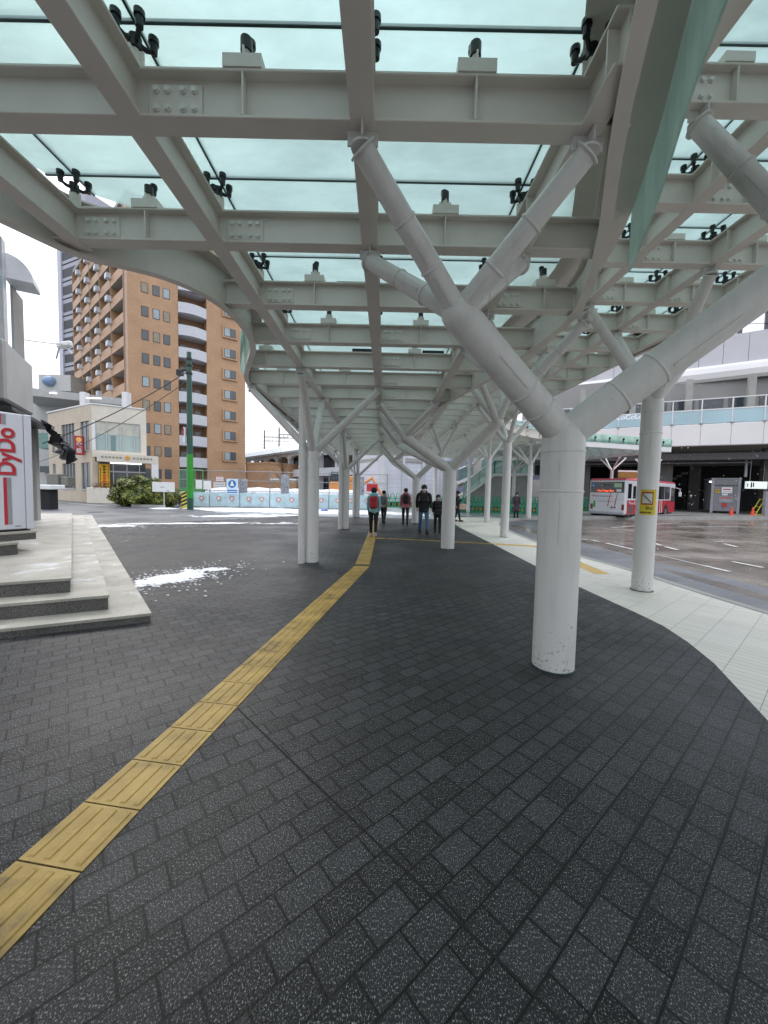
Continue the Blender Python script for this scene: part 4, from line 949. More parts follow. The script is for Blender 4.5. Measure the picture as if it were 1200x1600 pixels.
# ================================================================== POLICE BOX
Q0 = gy(144, 700, 31.5); Q1 = gy(229, 700, 33.6); Q2 = gy(76, 700, 36.2)
qa = math.atan2(Q1.y - Q0.y, Q1.x - Q0.x); ql = (Q1 - Q0).xy.length; qb = math.atan2(Q0.y - Q2.y, Q0.x - Q2.x); q2 = (Q2 - Q0).xy.length
kb_ = thing('police_box', 'small cream two-storey police box with big upper windows at the street corner', 'building', (Q0.x, Q0.y, 0), qa)
M_cr = mat('cream_wall', 'b9ac98', .6, 0, .1, 1.2); M_crw = mat('cream_front', 'cfc8ba', .6, 0, .08, 1.2)
n1 = Vector((-math.sin(qa), math.cos(qa)))
def kf(x0, x1, y0, y1, z0, z1, nm, m, root=None):
    t = MB(); t.frame((Q0.x, Q0.y, 0), qa); t.box(x0, x1, y0, y1, z0, z1); return t.build(nm, m, root or kb_)
def kside(x0, x1, y0, y1, z0, z1, nm, m, root=None):      # x from far-left end to the corner
    t = MB(); t.frame((Q2.x, Q2.y, 0), qb); t.box(x0, x1, y0, y1, z0, z1); return t.build(nm, m, root or kb_)
pts = [Q0.xy, Q1.xy, Q1.xy + n1 * 5, Q2.xy + n1 * 1.5, Q2.xy]
t = MB(); t.prism([(p.x, p.y) for p in pts], 6.7, 8.0); t.build('upper_wall', M_crw, kb_)
t = MB(); ctr = sum((Vector((p.x, p.y)) for p in pts), Vector((0, 0))) / 5
ins = [p + (ctr - p).normalized() * .25 for p in pts]; t.prism([(p.x, p.y) for p in ins], 0, 6.7); t.build('core', mat('core_dark', '4a4c4c', .5), kb_)
# front, upper floor
kf(0, ql, .0, .2, 3.75, 4.3, 'sill_band', M_crw)
kf(-.0, .22, -.01, .2, 4.3, 6.7, 'corner_post', M_white); kf(ql - .45, ql, 0, .2, 4.3, 6.7, 'pier', M_crw)
o = kf(.22, ql - .45, .10, .13, 4.3, 6.7, 'window', mat('window_pale_green', '9fb0ac', .1, 0, .1, .8)); 
W = ql - .67
for u in (0, .24, .55, .86, 1.0): kf(.22 + W * u - .03, .22 + W * u + .03, .0, .14, 4.3, 6.7, 'mullion', M_alu, o)
kf(.25, ql - .5, .085, .1, 5.65, 6.68, 'blind', mat('blind', 'b9b8ac', .7), o); kf(ql * .33, ql * .42, .085, .1, 4.32, 5.6, 'painted_reflection', mat('reflection_teal', '6f8586', .3), o)  # the narrow strip is a reflection in the glazing, put in as colour
# canopy fascia with emblem
kf(.35, ql + .8, -1.3, .25, 3.35, 4.0, 'entrance_canopy', M_crw)
t = MB(); t.frame((Q0.x, Q0.y, 0), qa); cxk = ql * .5 + .5
t.M = t.M @ Matrix.Translation((cxk, -1.32, 3.72)) @ Matrix.Rotation(R(90), 4, 'X')
pts = []
for k in range(10):
    r_ = .22 if k % 2 == 0 else .13; pts.append((r_ * math.cos(R(90 + 36 * k)), r_ * math.sin(R(90 + 36 * k))))
t.prism(pts, 0, .03); t.build('emblem', mat('gold', 'd59a3a', .3, .3), kb_)
t = MB(); t.frame((Q0.x, Q0.y, 0), qa)
for k in range(12):
    u = cxk - 1.75 + k * .24 if k < 6 else cxk + .38 + (k - 6) * .24
    kf(u, u + .15, -1.325, -1.3, 3.65, 3.79, 'fascia_letter', mat('faded_letters', '8d887c', .5))
o = kf(1.2, ql - .4, -1.0, -.9, 3.24, 3.33, 'strip_light', mat('strip_lamp', 'ffffff', .4, emit=1.2))
kf(ql + .3, ql + .8, -1.28, -.9, 0, 3.35, 'canopy_post', M_white)
# ground floor front
kf(0, .35, -.02, .2, 0, 3.35, 'pier', M_cr); o = kf(.36, ql - .1, .06, .12, .1, 3.3, 'entrance_glazing', M_win)
for u in (.38, 1.35, 2.3, 3.2): kf(u, u + .07, 0, .14, .1, 3.3, 'mullion', M_alu, o)
kf(.36, ql - .1, .0, .14, 2.55, 2.65, 'transom', M_alu, o)
kf(1.9, 2.6, -.03, .0, 1.4, 1.9, 'notice', M_white, o)
bn = kf(.42, 1.15, -.25, -.2, .95, 3.2, 'banner_panel', mat('banner_yellow', 'dba81c', .5), None); bn.parent = None; bn.matrix_parent_inverse = Matrix(); bn.name = 'yellow_banner'
tag(bn, 'tall yellow banner with dark and red vertical writing beside the police box entrance', 'banner')
t = MB(); t.frame((Q0.x, Q0.y, 0), qa)
for k in range(8): t.box(.70, .86, -.262, -.25, 2.9 - k * .24, 3.06 - k * .24) if k not in (3, 4) else None
for k in range(12): t.box(.48, .55, -.262, -.25, 2.75 - k * .15, 2.84 - k * .15); t.box(1.02, 1.08, -.262, -.25, 2.95 - k * .15, 3.03 - k * .15)
t.build('lettering', mat('banner_ink', '33261a', .6), bn)
t = MB(); t.frame((Q0.x, Q0.y, 0), qa)
for k in (3, 4, 5): t.box(.68, .88, -.263, -.25, 2.88 - k * .24, 3.06 - k * .24)
t.build('lettering', mat('banner_red', 'c43a1c', .6), bn)
# side walls with window groups
def sideband(z0, z1, nm): kside(0, q2, 0, .2, z0, z1, nm, M_cr)
sideband(0, 1.1, 'plinth'); sideband(3.3, 4.3, 'floor_band'); kside(0, q2, -.01, .19, 6.7, 8.0, 'parapet', M_cr)
for (z0, z1) in ((1.1, 3.3), (4.3, 6.7)):
    for (u0, u1) in ((0, .8), (1.5, 3.0), (q2 - 3.3, q2 - 2.1), (q2 - .5, q2)):
        kside(max(0, u0), min(q2, u1), 0, .2, z0, z1, 'pier', M_cr)
    for (u0, u1) in ((.8, 1.5), (3.0, q2 - 3.3), (q2 - 2.1, q2 - .5)):
        o = kside(u0, u1, .1, .16, z0, z1, 'window', M_win)
        n = 4 if u1 - u0 > 1.7 else 2
        for i in range(n + 1): kside(u0 + (u1 - u0 - .05) * i / n, u0 + (u1 - u0 - .05) * i / n + .05, .05, .18, z0, z1, 'mullion', M_alu, o)
        kside(u0, u1, -.06, .05, z0 - .08, z0, 'sill', M_alu, o)
t = MB(); t.prism([(p.x, p.y) for p in [Q0.xy - n1 * .08, Q1.xy - n1 * .08, Q1.xy + n1 * 5, Q2.xy + n1 * 1.5, Q2.xy + Vector((-.08, -.08))]], 8.0, 8.1); t.build('roof_edge', M_white, kb_)
ks = thing('lit_red_sign', 'red upright sign board with yellow disc and white characters on the police box side', 'sign', (Q0.x - 1, Q0.y, 4.5))
p = gy(124, 696, 31.9)
t = MB(); t.frame((p.x, p.y, p.z), R(25)); t.box(-.32, .32, -.11, .11, -.78, .78, .03); t.build('board', mat('sign_crimson', '9a1f26', .35), ks)
Fk = Matrix.Translation(p) @ Matrix.Rotation(R(25), 4, 'Z')
t = MB(); t.M = Fk; t.tube([(0, -.12, .47), (0, -.108, .47)], .2, 20); t.build('disc', mat('sign_disc', 'e8b25c', .4), ks)
for i, ch in enumerate('交番'): text('lettering', ch, .46, M_white, ks, Fk @ Matrix.Translation((0, -.115, .02 - i * .48)) @ Matrix.Rotation(R(90), 4, 'X'), .003)
# planter and shrub in front of the police box
pt = thing('planter', 'low cream walled planter with reddish shrub in front of the police box', 'planter', (Q0.x, Q0.y - .8, 0))
a = gy(147, 780, 30.8); bq = gy(177, 780, 30.6)
t = MB(); t.box(a.x - .3, bq.x, 30.4, 31.3, 0, 1.25, .03); t.build('box', M_crw, pt)
def leaves(c, rx, ry, rz, n, size, m, root=None, name='foliage', seed=1, flat=True, stems=None):
    rnd = random.Random(seed); mb = MB()
    for _ in range(n):
        while True:
            q = Vector((rnd.uniform(-1, 1), rnd.uniform(-1, 1), rnd.uniform(-1, 1)))
            if .25 < q.length < 1: break
        nn = q.normalized(); k = 1 + .38 * mnoise.noise(nn * 2.1 + Vector((seed, 0, 0))); q = q.normalized() * (q.length ** .35) * k
        p = Vector((c[0] + q.x * rx, c[1] + q.y * ry, c[2] + q.z * rz))
        if p.z < .02: continue
        d = (nn + Vector((rnd.uniform(-.8, .8), rnd.uniform(-.8, .8), rnd.uniform(-.2, 1)))).normalized(); u = d.cross(Vector((0, 0, 1)));
        if u.length < .1: u = Vector((1, 0, 0))
        u.normalize(); v = d.cross(u); s = size * rnd.uniform(.6, 1.3)
        mb.add([p - u * s * .45, p + v * s * .2 + d * s * .1, p + u * s * .45, p + v * s * 1.0 + d * s * .3], [(0, 1, 3), (1, 2, 3)])
    return mb.build(name, m, root)
def leafmat(name, a, c, e):
    m, t, b, N, K = nodes(name); b.inputs['Roughness'].default_value = .45
    g = N('ShaderNodeNewGeometry'); n = N('ShaderNodeTexNoise'); n.inputs['Scale'].default_value = 3.5; n.inputs['Detail'].default_value = 4; K(g.outputs['Position'], n.inputs['Vector'])
    ad = N('ShaderNodeMath', operation='MULTIPLY_ADD'); K(g.outputs['Random Per Island'], ad.inputs[0]); ad.inputs[1].default_value = .35; K(n.outputs['Fac'], ad.inputs[2])
    r = N('ShaderNodeValToRGB'); q = r.color_ramp.elements; q[0].position = .45; q[0].color = lin(a); q[1].position = .9; q[1].color = lin(e); x = q.new(.66); x.color = lin(c)
    K(ad.outputs[0], r.inputs[0]); K(r.outputs[0], b.inputs['Base Color']); return m
M_leaf = leafmat('yellow_green_leaves', '26381a', '55682a', '958f34'); M_redleaf = leafmat('red_brown_leaves', '3c1a14', '5e2c20', '7c4430')
leaves((a.x + .9, 30.85, 1.35), .95, .45, .38, 900, .10, M_redleaf, pt, 'shrub', 4)
c0 = gy(222, 760, 27.6)
bu = thing('bush', 'broad rounded yellow-green bush between the police box and the white board', 'bush', (c0.x, 27.6, 0))
leaves((c0.x - .25, 27.6, 1.05), 1.75, 1.2, 1.2, 9000, .17, M_leaf, bu, 'foliage', 7); leaves((c0.x + 1.3, 27.7, .8), 1.25, 1.0, .9, 4500, .16, M_leaf, bu, 'foliage', 9)
t = MB()
for k in range(9):
    aa = k * .7; t.tube([(c0.x + .15 * math.cos(aa), 27.6 + .15 * math.sin(aa), 0), (c0.x + 1.2 * math.cos(aa), 27.6 + .8 * math.sin(aa), 1.3)], [.04, .015], 6)
t.build('stems', mat('bark', '3a2c22', .8), bu)
bb = thing('notice_board', 'blank white board on a stake standing before the bush', 'board', gz(260, 793).to_3d())
p0 = gy(238, 753, 26.4); p1 = gy(273, 769, 26.4)
t = MB(); t.box(p0.x, p1.x, 26.37, 26.43, p1.z, p0.z, .01); t.build('board', M_white, bb)
t = MB(); t.box((p0.x + p1.x) / 2 - .03, (p0.x + p1.x) / 2 + .03, 26.44, 26.48, 0, p0.z - .1); t.build('stake', M_alu, bb)
t = MB(); t.box(p0.x + .55, p0.x + .85, 26.36, 26.369, p0.z - .36, p0.z - .32); t.box(p0.x + .95, p0.x + 1.2, 26.36, 26.369, p0.z - .62, p0.z - .57); t.build('faint_marks', M_vgr, bb)
kerbb = MB(); k0 = gz(178, 794); k1 = gz(285, 791); kerbb.box(k0.x, k1.x, 26.55, 26.7, 0, .18); tag(kerbb.build('stone_edging', M_conc), 'low stone edging running along the foot of the bush', 'edging')
# striped hazard block + green pole
hz = thing('hazard_block', 'small block with yellow and black slanting stripes beside the green pole', 'barrier', gz(288, 790).to_3d())
h0 = gy(283, 768, 26.3); h1 = gy(293, 789, 26.3)
t = MB(); t.box(h0.x, h1.x, 26.3, 26.7, 0, h0.z, .01); t.build('body', mat('hazard_yellow', 'c9b64a', .5), hz)
t = MB()
for k in range(4): zz = .12 + k * .25; t.xprism([(h0.x, zz), (h1.x, zz + .2), (h1.x, zz + .32), (h0.x, zz + .12)], 26.29, 26.3)
t.build('stripes', M_black, hz)
gp = thing('utility_pole', 'tall dark green pole with bright green wrap low down', 'pole', (-12.72, 25.17, 0))
M_gp = mat('pole_dark_green', '1f4a3c', .4, 0, .1); M_gb = mat('pole_bright_green', '2c8a2a', .35, 0, .1)
t = MB(); t.tube([(-12.72, 25.17, 0), (-12.72, 25.17, 5), (-12.72, 25.17, 10.1)], [.20, .18, .14], 20); t.build('shaft', M_gp, gp)
t = MB(); t.tube([(-12.72, 25.17, .75), (-12.72, 25.17, 3.6)], [.207, .193], 20, False); t.build('wrap', M_gb, gp)
t = MB(); t.box(-12.98, -12.90, 24.85, 25.1, 4.3, 5.3, .01); t.build('sign_plate', M_white, gp)
t = MB(); t.box(-13.0, -12.93, 24.83, 24.85, 4.75, 5.25); t.build('sign_mark', M_vred, gp)
t = MB()
for z in (9.6, 9.2, 8.7): t = MB(); t.tube([(-12.72, 25.17, z), (-12.72, 25.17, z + .12)], .20, 16); t.build('band', M_black, gp)
t.build('pole_bands', M_black, gp) if 0 else None
t = MB(); t.box(-13.5, -12.7, 25.1, 25.25, 8.9, 9.0); t.build('bracket', M_black, gp)
t = MB(); t.box(-13.45, -13.1, 24.95, 25.25, 8.6, 8.899); t.build('transformer_box', M_black, gp)
def cable(name, label, a, c, sag, r=.02, group=None):
    a, c = Vector(a), Vector(c); pts = []
    for i in range(25):
        t_ = i / 24; q = a.lerp(c, t_); q.z -= sag * 4 * t_ * (1 - t_); pts.append(q)
    mb = MB(); mb.tube(pts, r, 6); return tag(mb.build(name, M_black), label, 'cable', group)
cable('cable', 'black cable sagging from the green pole top to the shop roof at left', (-12.9, 25.1, 8.8), gy(66, 693, 20), .3, .03)
cable('cable', 'lower thin cable from the green pole past the police box', (-12.9, 25.1, 8.2), gy(60, 722, 34), .5, .022)
cable('cable', 'short cable from the shop wall to the street lamp arm', gy(26, 529, 12), gy(98, 538, 16), .02, .014)
sl2 = thing('street_lamp', 'pale street lamp head on a thin arm beside the grey tower', 'street lamp', gy(100, 540, 16))
p = gy(102, 538, 16); t = MB(); t.frame(p, R(-20)); t.box(-.45, .35, -.1, .1, -.12, .1, .05); t.build('lamp_head', M_white, sl2)
t = MB(); t.tube([gy(95, 533, 16), gy(92, 545, 16.2), gy(88, 560, 16.6)], .03, 8); t.tube([p, gy(112, 553, 16)], .05, 8); t.build('arm', M_alu, sl2)
# low buildings left background
ob = thing('office_block', 'pale grey low office block with flat overhanging slab roof behind the police box', 'building', gz(80, 775).to_3d())
def flat(nm, px0, px1, py0, py1, Y0, Y1, m, root, depth=6, zb=None):
    a, c = gy(px0, py0, Y0), gy(px1, py0, Y1); zl = gy(px0, py1, Y0).z if zb is None else zb; an = math.atan2(c.y - a.y, c.x - a.x)
    t = MB(); t.frame((a.x, a.y, 0), an); t.box(0, (c - a).xy.length, 0, depth, zl, a.z); return t.build(nm, m, root)
M_pale = mat('pale_render', 'b7b8b4', .6, 0, .08); M_pale2 = mat('pale_concrete', 'a9a9a6', .6, 0, .1)
flat('wall', 40, 150, 622, 780, 50, 52, M_pale, ob, 12, 0); flat('roof_slab', 30, 196, 604, 616, 44, 49, M_pale2, ob, 14)
flat('plant_room', 60, 110, 585, 610, 60, 60, M_pale, ob, 6); flat('wall', 60, 104, 676, 700, 46, 47, mat('green_panel', '6f8f86', .5), ob, 2); flat('window', 62, 90, 728, 738, 49.6, 49.9, M_win, ob, 1)
for px in (124, 190): flat('column', px, px + 8, 612, 640, 46, 46, M_white, ob, .8, 0)
a = gy(78, 598, 60); t = MB(); t.ball((a.x, a.y, a.z + .2), 1.0, 12, 8, 1, 1, .8); t.build('roof_tank', mat('tank_blue', '7c97b5', .4), ob)
for (px, py) in ((75, 613), (145, 621)):
    a = gy(px, py, 45.3); t = MB(); t.box(a.x - .8, a.x + .8, a.y, a.y + .3, a.z - .1, a.z); 
    t.build('ceiling_lamp', mat('lamp_white', 'ffffff', .4, emit=1.0), ob)
wt = thing('loading_table', 'white sheeted low table and grey boxes by the street at left', 'stall', gz(64, 790).to_3d())
a = gy(52, 757, 22); c = gy(80, 765, 22); t = MB(); t.box(a.x, c.x, 22, 23, c.z, a.z, .04); t.build('top', M_white, wt)
t = MB(); t.box(a.x + .2, c.x - .3, 22.2, 22.8, 0, c.z); t.build('base', M_dark, wt)
bx = MB(); a = gy(72, 740, 30); c = gy(90, 761, 30); bx.box(a.x, c.x, 30, 31, c.z, a.z, .05); bx.box(c.x + .02, c.x + .6, 30.2, 31, c.z + .05, a.z - .2, .05)
tag(bx.build('outdoor_unit', mat('unit_grey', '77776f', .5)), 'grey box-shaped outdoor unit mounted at the police box side wall', 'outdoor unit')

# ================================================================== CONSTRUCTION FENCE
fn = thing('site_fence', 'galvanised pipe fence with mesh along the snowy building site', 'fence', (-8, 28.5, 0))
M_galv = mat('galvanised_pipe', '8b8f92', .4, .5)
FA, FB_ = Vector((gz(300, 790).x, 28.3)), Vector((.2, 29.2)); fd = (FB_ - FA); fL = fd.length; fang = math.atan2(fd.y, fd.x)
n = 7
for k in range(n + 1):
    u = fL * k / n; t = MB(); t.frame((FA.x, FA.y, 0), fang); t.tube([(u, 0, 0), (u, 0, 2.75)], .03, 8); t.build('post', M_galv, fn)
for z in (1.25, 2.0, 2.7):
    t = MB(); t.frame((FA.x, FA.y, 0), fang); t.tube([(0, -.05, z), (fL, -.05, z)], .024, 8); t.build('rail', M_galv, fn)
t = MB(); t.frame((FA.x, FA.y, 0), fang)
for k in range(int(fL / .25)): t.box(k * .25, k * .25 + .008, .03, .038, 0, 2.65)
for k in range(11): t.box(0, fL, .03, .038, .2 + k * .24, .208 + k * .24)
t.build('wire_mesh', M_galv, fn)
M_ban = mat('banner_blue', 'b4ccd2', .5, 0, .2, 2.5); M_bred = mat('banner_mark_red', 'c0938a', .5); M_banw = mat('banner_mark_white', 'd5e2e4', .5)
for k in range(n):
    u0, u1 = fL * k / n + .03, fL * (k + 1) / n - .03
    t = MB(); t.frame((FA.x, FA.y, 0), fang)
    N_ = 14; vs = []; fs = []
    for i in range(N_ + 1):
        uu = u0 + (u1 - u0) * i / N_; w_ = -.10 + .02 * math.sin(i * 1.3 + k)
        for (dy, z) in ((0, .08), (0, 1.12), (.008, 1.12), (.008, .08)): vs.append((uu, w_ + dy, z + .02 * math.sin(i * .9 + k * 2)))
    for i in range(N_):
        o = i * 4
        for j in range(4): fs.append((o + j, o + 4 + j, o + 4 + (j + 1) % 4, o + (j + 1) % 4))
    t.add(vs, fs); o = t.build('fence_banner', M_ban); tag(o, 'light blue printed banner tied along the foot of the site fence', 'banner', 'blue banners on the site fence')
    for uu in ((u0 * .7 + u1 * .3), (u0 * .25 + u1 * .75)):
        t = MB(); t.frame((FA.x, FA.y, 0), fang); t.xprism([(uu - .2, .68), (uu - .08, .86), (uu + .02, .76), (uu + .12, .86), (uu + .2, .66), (uu, .45)], -.136, -.128); m_ = t.build('printed_mark', M_bred, o)
        t = MB(); t.frame((FA.x, FA.y, 0), fang); t.xprism([(uu - .1, .68), (uu, .74), (uu + .1, .68), (uu, .56)], -.142, -.137); t.build('printed_highlight', M_banw, m_)
bs = thing('site_sign', 'white site sign with blue disc and white sail shape hung on the fence', 'sign', gy(362, 771, 28.2))
p0 = gy(354, 748, 28.1); p1 = gy(372, 772, 28.1)
t = MB(); t.box(p0.x, p1.x, 28.07, 28.1, p1.z, p0.z, .005); t.build('board', mat('sign_pale_blue', 'c4d6e4', .4), bs)
M_sb = mat('sign_blue', '2c66a8', .4); cxs = (p0.x + p1.x) / 2; czs = p0.z * .66 + p1.z * .34; rs_ = (p1.x - p0.x) * .34
t = MB(); t.tube([(cxs, 28.06, czs), (cxs, 28.069, czs)], rs_, 24); t.build('disc', M_sb, bs)
t = MB(); t.xprism([(cxs - rs_ * .55, czs - rs_ * .5), (cxs + rs_ * .55, czs - rs_ * .5), (cxs + .04, czs + rs_ * .7), (cxs - .04, czs + rs_ * .7)], 28.05, 28.059); t.build('sail_shape', M_white, bs)
t = MB(); t.box(p0.x + .06, p1.x - .06, 28.06, 28.069, p1.z + .22, p1.z + .30); t.box(p0.x + .06, p1.x - .06, 28.06, 28.069, p1.z + .08, p1.z + .15); t.build('text_lines', M_sb, bs)
for i, (x0, y0_, x1, y1_, l_) in enumerate(((306, 750, 316, 764, 'small white notice sheet left of the green pole on the fence'), (318, 751, 330, 765, 'plain white notice sheet right of the green frame'), (334, 753, 352, 762, 'white notice sheet with dark text lines left of the blue sign'), (338, 745, 349, 752, 'small notice with red mark, topmost on the fence'))):
    a, c = gy(x0, y0_, 28.2), gy(x1, y1_, 28.2)
    t = MB(); t.box(a.x, c.x, 28.17, 28.2, c.z, a.z, .003); o = t.build('notice', M_white); tag(o, l_, 'notice')
    if i >= 2:
        t = MB()
        for k in range(3): t.box(a.x + .05, c.x - .05, 28.16, 28.169, a.z - .08 - k * .12, a.z - .05 - k * .12)
        t.build('text_lines', M_vred if i == 3 else M_dark, o)
gf = thing('green_gate', 'bright green steel framed gate at the site entrance behind the pole', 'gate', gz(300, 788).to_3d())
M_gg = mat('gate_green', '3f9f4a', .4)
a, c = gy(281, 734, 29.6), gy(317, 763, 29.6); z1_ = a.z; W_ = c.x - a.x
t = MB()
for u in (0, .33, .66, 1): t.tube([(a.x + W_ * u, 29.6, 0), (a.x + W_ * u, 29.6, z1_)], .045, 8)
for z in (.5, 1.35, z1_): t.tube([(a.x, 29.6, z), (a.x + W_, 29.6, z)], .04, 8)
t.build('frame', M_gg, gf)
t = MB(); t.box(a.x, a.x + W_ * .33, 29.62, 29.65, .5, z1_); t.build('panel', M_grnglass, gf); t = MB(); t.box(a.x, a.x + W_, 29.57, 29.59, 1.1, 1.35); t.build('band', M_gg, gf)
# site: rubble, snow piles, machinery, striped columns
sp_ = MB(); rnd = random.Random(3)
for k in range(130):
    x_, y_ = rnd.uniform(-15, 0), rnd.uniform(31, 38); s_ = rnd.uniform(.15, .6); sp_.ball((x_, y_, s_ * .4 + rnd.uniform(0, .5)), s_, 6, 4, 1.4, 1, .8)
struct('rubble', sp_, mat('rubble', '8a7f70', .8, 0, .3, 2, .5, 9), 'stuff')
sp_ = MB()
for k in range(26):
    x_ = -15 + k * .5 + rnd.uniform(-.2, .2); sp_.ball((x_, rnd.uniform(33, 37), .9), rnd.uniform(.6, 1.1), 10, 6, 1.8, 1, .6)
struct('snow_bank', sp_, M_snow, 'stuff')
ex = thing('excavator', 'orange excavator parked behind the site fence', 'excavator', (gy(535, 780, 34).x, 34, 0)); exx = gy(535, 780, 34).x
t = MB(); t.box(exx - 1.2, exx + 1.3, 34, 35.8, .9, 2.2, .15); t.box(exx + .4, exx + 1.2, 34.1, 35, 2.2, 2.7, .1); t.build('body', mat('excavator_orange', 'cf8a4a', .45), ex)
t = MB(); t.box(exx - 1.1, exx - .2, 34.1, 35.3, 2.2, 3.1, .1); t.build('cab', M_win, ex)
t = MB(); t.box(exx - 1.4, exx + 1.4, 33.9, 34.5, 0, .8, .3); t.box(exx - 1.4, exx + 1.4, 35.3, 35.9, 0, .8, .3); t.build('track', M_black, ex)
t = MB(); t.tube([(exx + 1.1, 34.8, 1.6), (exx + 2.6, 34.6, 2.6), (exx + 3.6, 34.4, .8)], [.2, .16, .12], 8); t.build('boom', mat('excavator_orange', '', .4), ex)
for k, (px, l_) in enumerate(((378, 'grey marbled wrapped post by the blue sign inside the site'), (444, 'grey marbled wrapped post left of the near left column, inside the site'), (563, 'grey marbled wrapped post in the site left of the red board'))):
    a = gy(px, 770, 31); t = MB(); t.box(a.x - .28, a.x + .28, 31, 31.5, 0, 2.6 if k else 2.2, .03); o = t.build('wrapped_post', mat('camouflage_wrap', '8f9298', .6, 0, .6, 6, dirt='2e3036')); tag(o, l_, 'post')
rd = MB(); a = gy(573, 756, 26); c = gy(590, 768, 26); rd.box(a.x, c.x, 26, 26.1, c.z, a.z, .02); rd.box((a.x + c.x) / 2 - .03, (a.x + c.x) / 2 + .03, 26.02, 26.08, 0, c.z)
tag(rd.build('red_board', mat('board_red', 'c93a42', .45)), 'red board on a post above the head of the teal jacket walker', 'board')
bl = MB(); a = gy(507, 794, 26); bl.ball((a.x, 26, .05), .28, 12, 6, 1, 1, .5); tag(bl.build('blue_cap', mat('plastic_blue', '2d5fae', .4)), 'small blue plastic dome lying on the snowy plaza', 'weight')
# bare shrub/tree in site
bt = thing('bare_tree', 'thin leafless young tree in the site left of the near left column', 'tree', (gy(440, 770, 33).x, 33, 0)); rx_ = gy(440, 770, 33).x
t = MB(); t.tube([(rx_, 33, 0), (rx_ + .1, 33, 2.2), (rx_, 33, 4.2)], [.08, .05, .02], 7); t.build('trunk', MATS['bark'], bt)
t = MB(); rnd = random.Random(5)
for k in range(60):
    z = rnd.uniform(1.2, 3.8); aa = rnd.uniform(0, 6.28); l = rnd.uniform(.6, 1.6); p = Vector((rx_ + .05, 33, z)); q = p + Vector((math.cos(aa) * l * .7, math.sin(aa) * l * .4, l * .8))
    t.tube([p, (p + q) / 2 + Vector((0, 0, -.05)), q], [.018, .012, .006], 4, False)
t.build('crown', MATS['bark'], bt)

# ================================================================== RAIL VIADUCT / WHITE BUILDINGS
va = thing('rail_station_building', 'long white railway building with arched openings and curved roof beyond the site', 'building', (-14, 60, 0))
VA, VB = gy(384, 740, 76), gy(594, 740, 44); vang = math.atan2(VB.y - VA.y, VB.x - VA.x); vl = (VB - VA).xy.length
M_vw = mat('viaduct_white', 'bfc2c6', .55, 0, .06, .5); M_tanw = mat('viaduct_inner', '94836f', .7, 0, .3, .8)
def vb(x0, x1, y0, y1, z0, z1, nm, m, root=None, bev=0):
    t = MB(); t.frame((VA.x, VA.y, 0), vang); t.box(x0, x1, y0, y1, z0, z1, bev); return t.build(nm, m, root or va)
vb(0, vl, 3, 10, 0, 7.0, 'inner_wall', M_tanw); vb(-.5, vl, -.2, 3, 3.3, 4.4, 'deck', M_vw)
nA = 9; aw = vl / nA
for k in range(nA + 1): vb(k * aw - .25, k * aw + .25, .02, .8, 0, 3.3, 'pier', M_vw); vb(k * aw - .2, k * aw + .2, .0, .8, 4.4, 7.0, 'pier', M_vw)
for k in range(nA):
    t = MB(); t.frame((VA.x, VA.y, 0), vang); u0, u1 = k * aw + .2, (k + 1) * aw - .2; P = [(u0, 7.0)]; m_ = 12
    for i in range(m_ + 1):
        th = math.pi * i / m_; P.append(((u0 + u1) / 2 - (u1 - u0) / 2 * math.cos(th), 5.7 + .95 * math.sin(th)))
    P.append((u1, 7.0)); t.xprism(P[::-1], .1, .6); t.build('arch', M_vw, va)
    vb(u0 + .3, u1 - .3, 2.9, 2.99, .6, 2.9, 'opening', M_dark); vb(u0 + .4, u1 - .4, 2.9, 2.99, 4.6, 6.6, 'opening', M_win if k % 2 else M_tanw)
t = MB(); t.frame((VA.x, VA.y, 0), vang); pr = [(-.5, 7.0), (-.6, 7.3), (0.3, 8.2), (2.2, 8.9), (6, 9.2), (10, 9.2), (10, 7.0)]; vs = []; n_ = len(pr)
for x_ in (-1, vl + .5):
    for (yy, zz) in pr: vs.append((x_, yy, zz))
t.add(vs, [tuple(range(n_)), tuple(range(2 * n_ - 1, n_ - 1, -1))] + [(i, (i + 1) % n_, (i + 1) % n_ + n_, i + n_) for i in range(n_)]); t.build('roof', mat('roof_pale_blue', 'a9b7c2', .45), va)
# white panel-clad building in the middle
wb = thing('white_clad_building', 'large plain white panelled building behind the walkers at the walkway end', 'building', (3, 42, 0))
WA, WB_ = gy(598, 740, 40), gy(735, 740, 46); wang = math.atan2(WB_.y - WA.y, WB_.x - WA.x); wl = (WB_ - WA).xy.length
def wbb(x0, x1, y0, y1, z0, z1, nm, m): t = MB(); t.frame((WA.x, WA.y, 0), wang); t.box(x0, x1, y0, y1, z0, z1); return t.build(nm, m, wb)
M_wp = brickmat('white_panel', 'c6c7d0', 'cfd0d8', '9fa1aa', 1.2, .45, .012, vertical=wang, offset=0, rough=.5, bump=.2, stain=.04)
wbb(.3, wl, 0, 8, 0, 4.6, 'wall', M_wp); wbb(.3, wl, -.15, 8, 4.6, 5.0, 'band', M_conc); wbb(.3, wl, 0, 8, 5.0, 10, 'wall', M_wp); wbb(0, .5, -.3, 1, 0, 9, 'column', M_vw)
for u in (2.3, 4.9, 7.4): wbb(u, u + .3, -.25, -.001, 0, 9, 'column', M_vw)
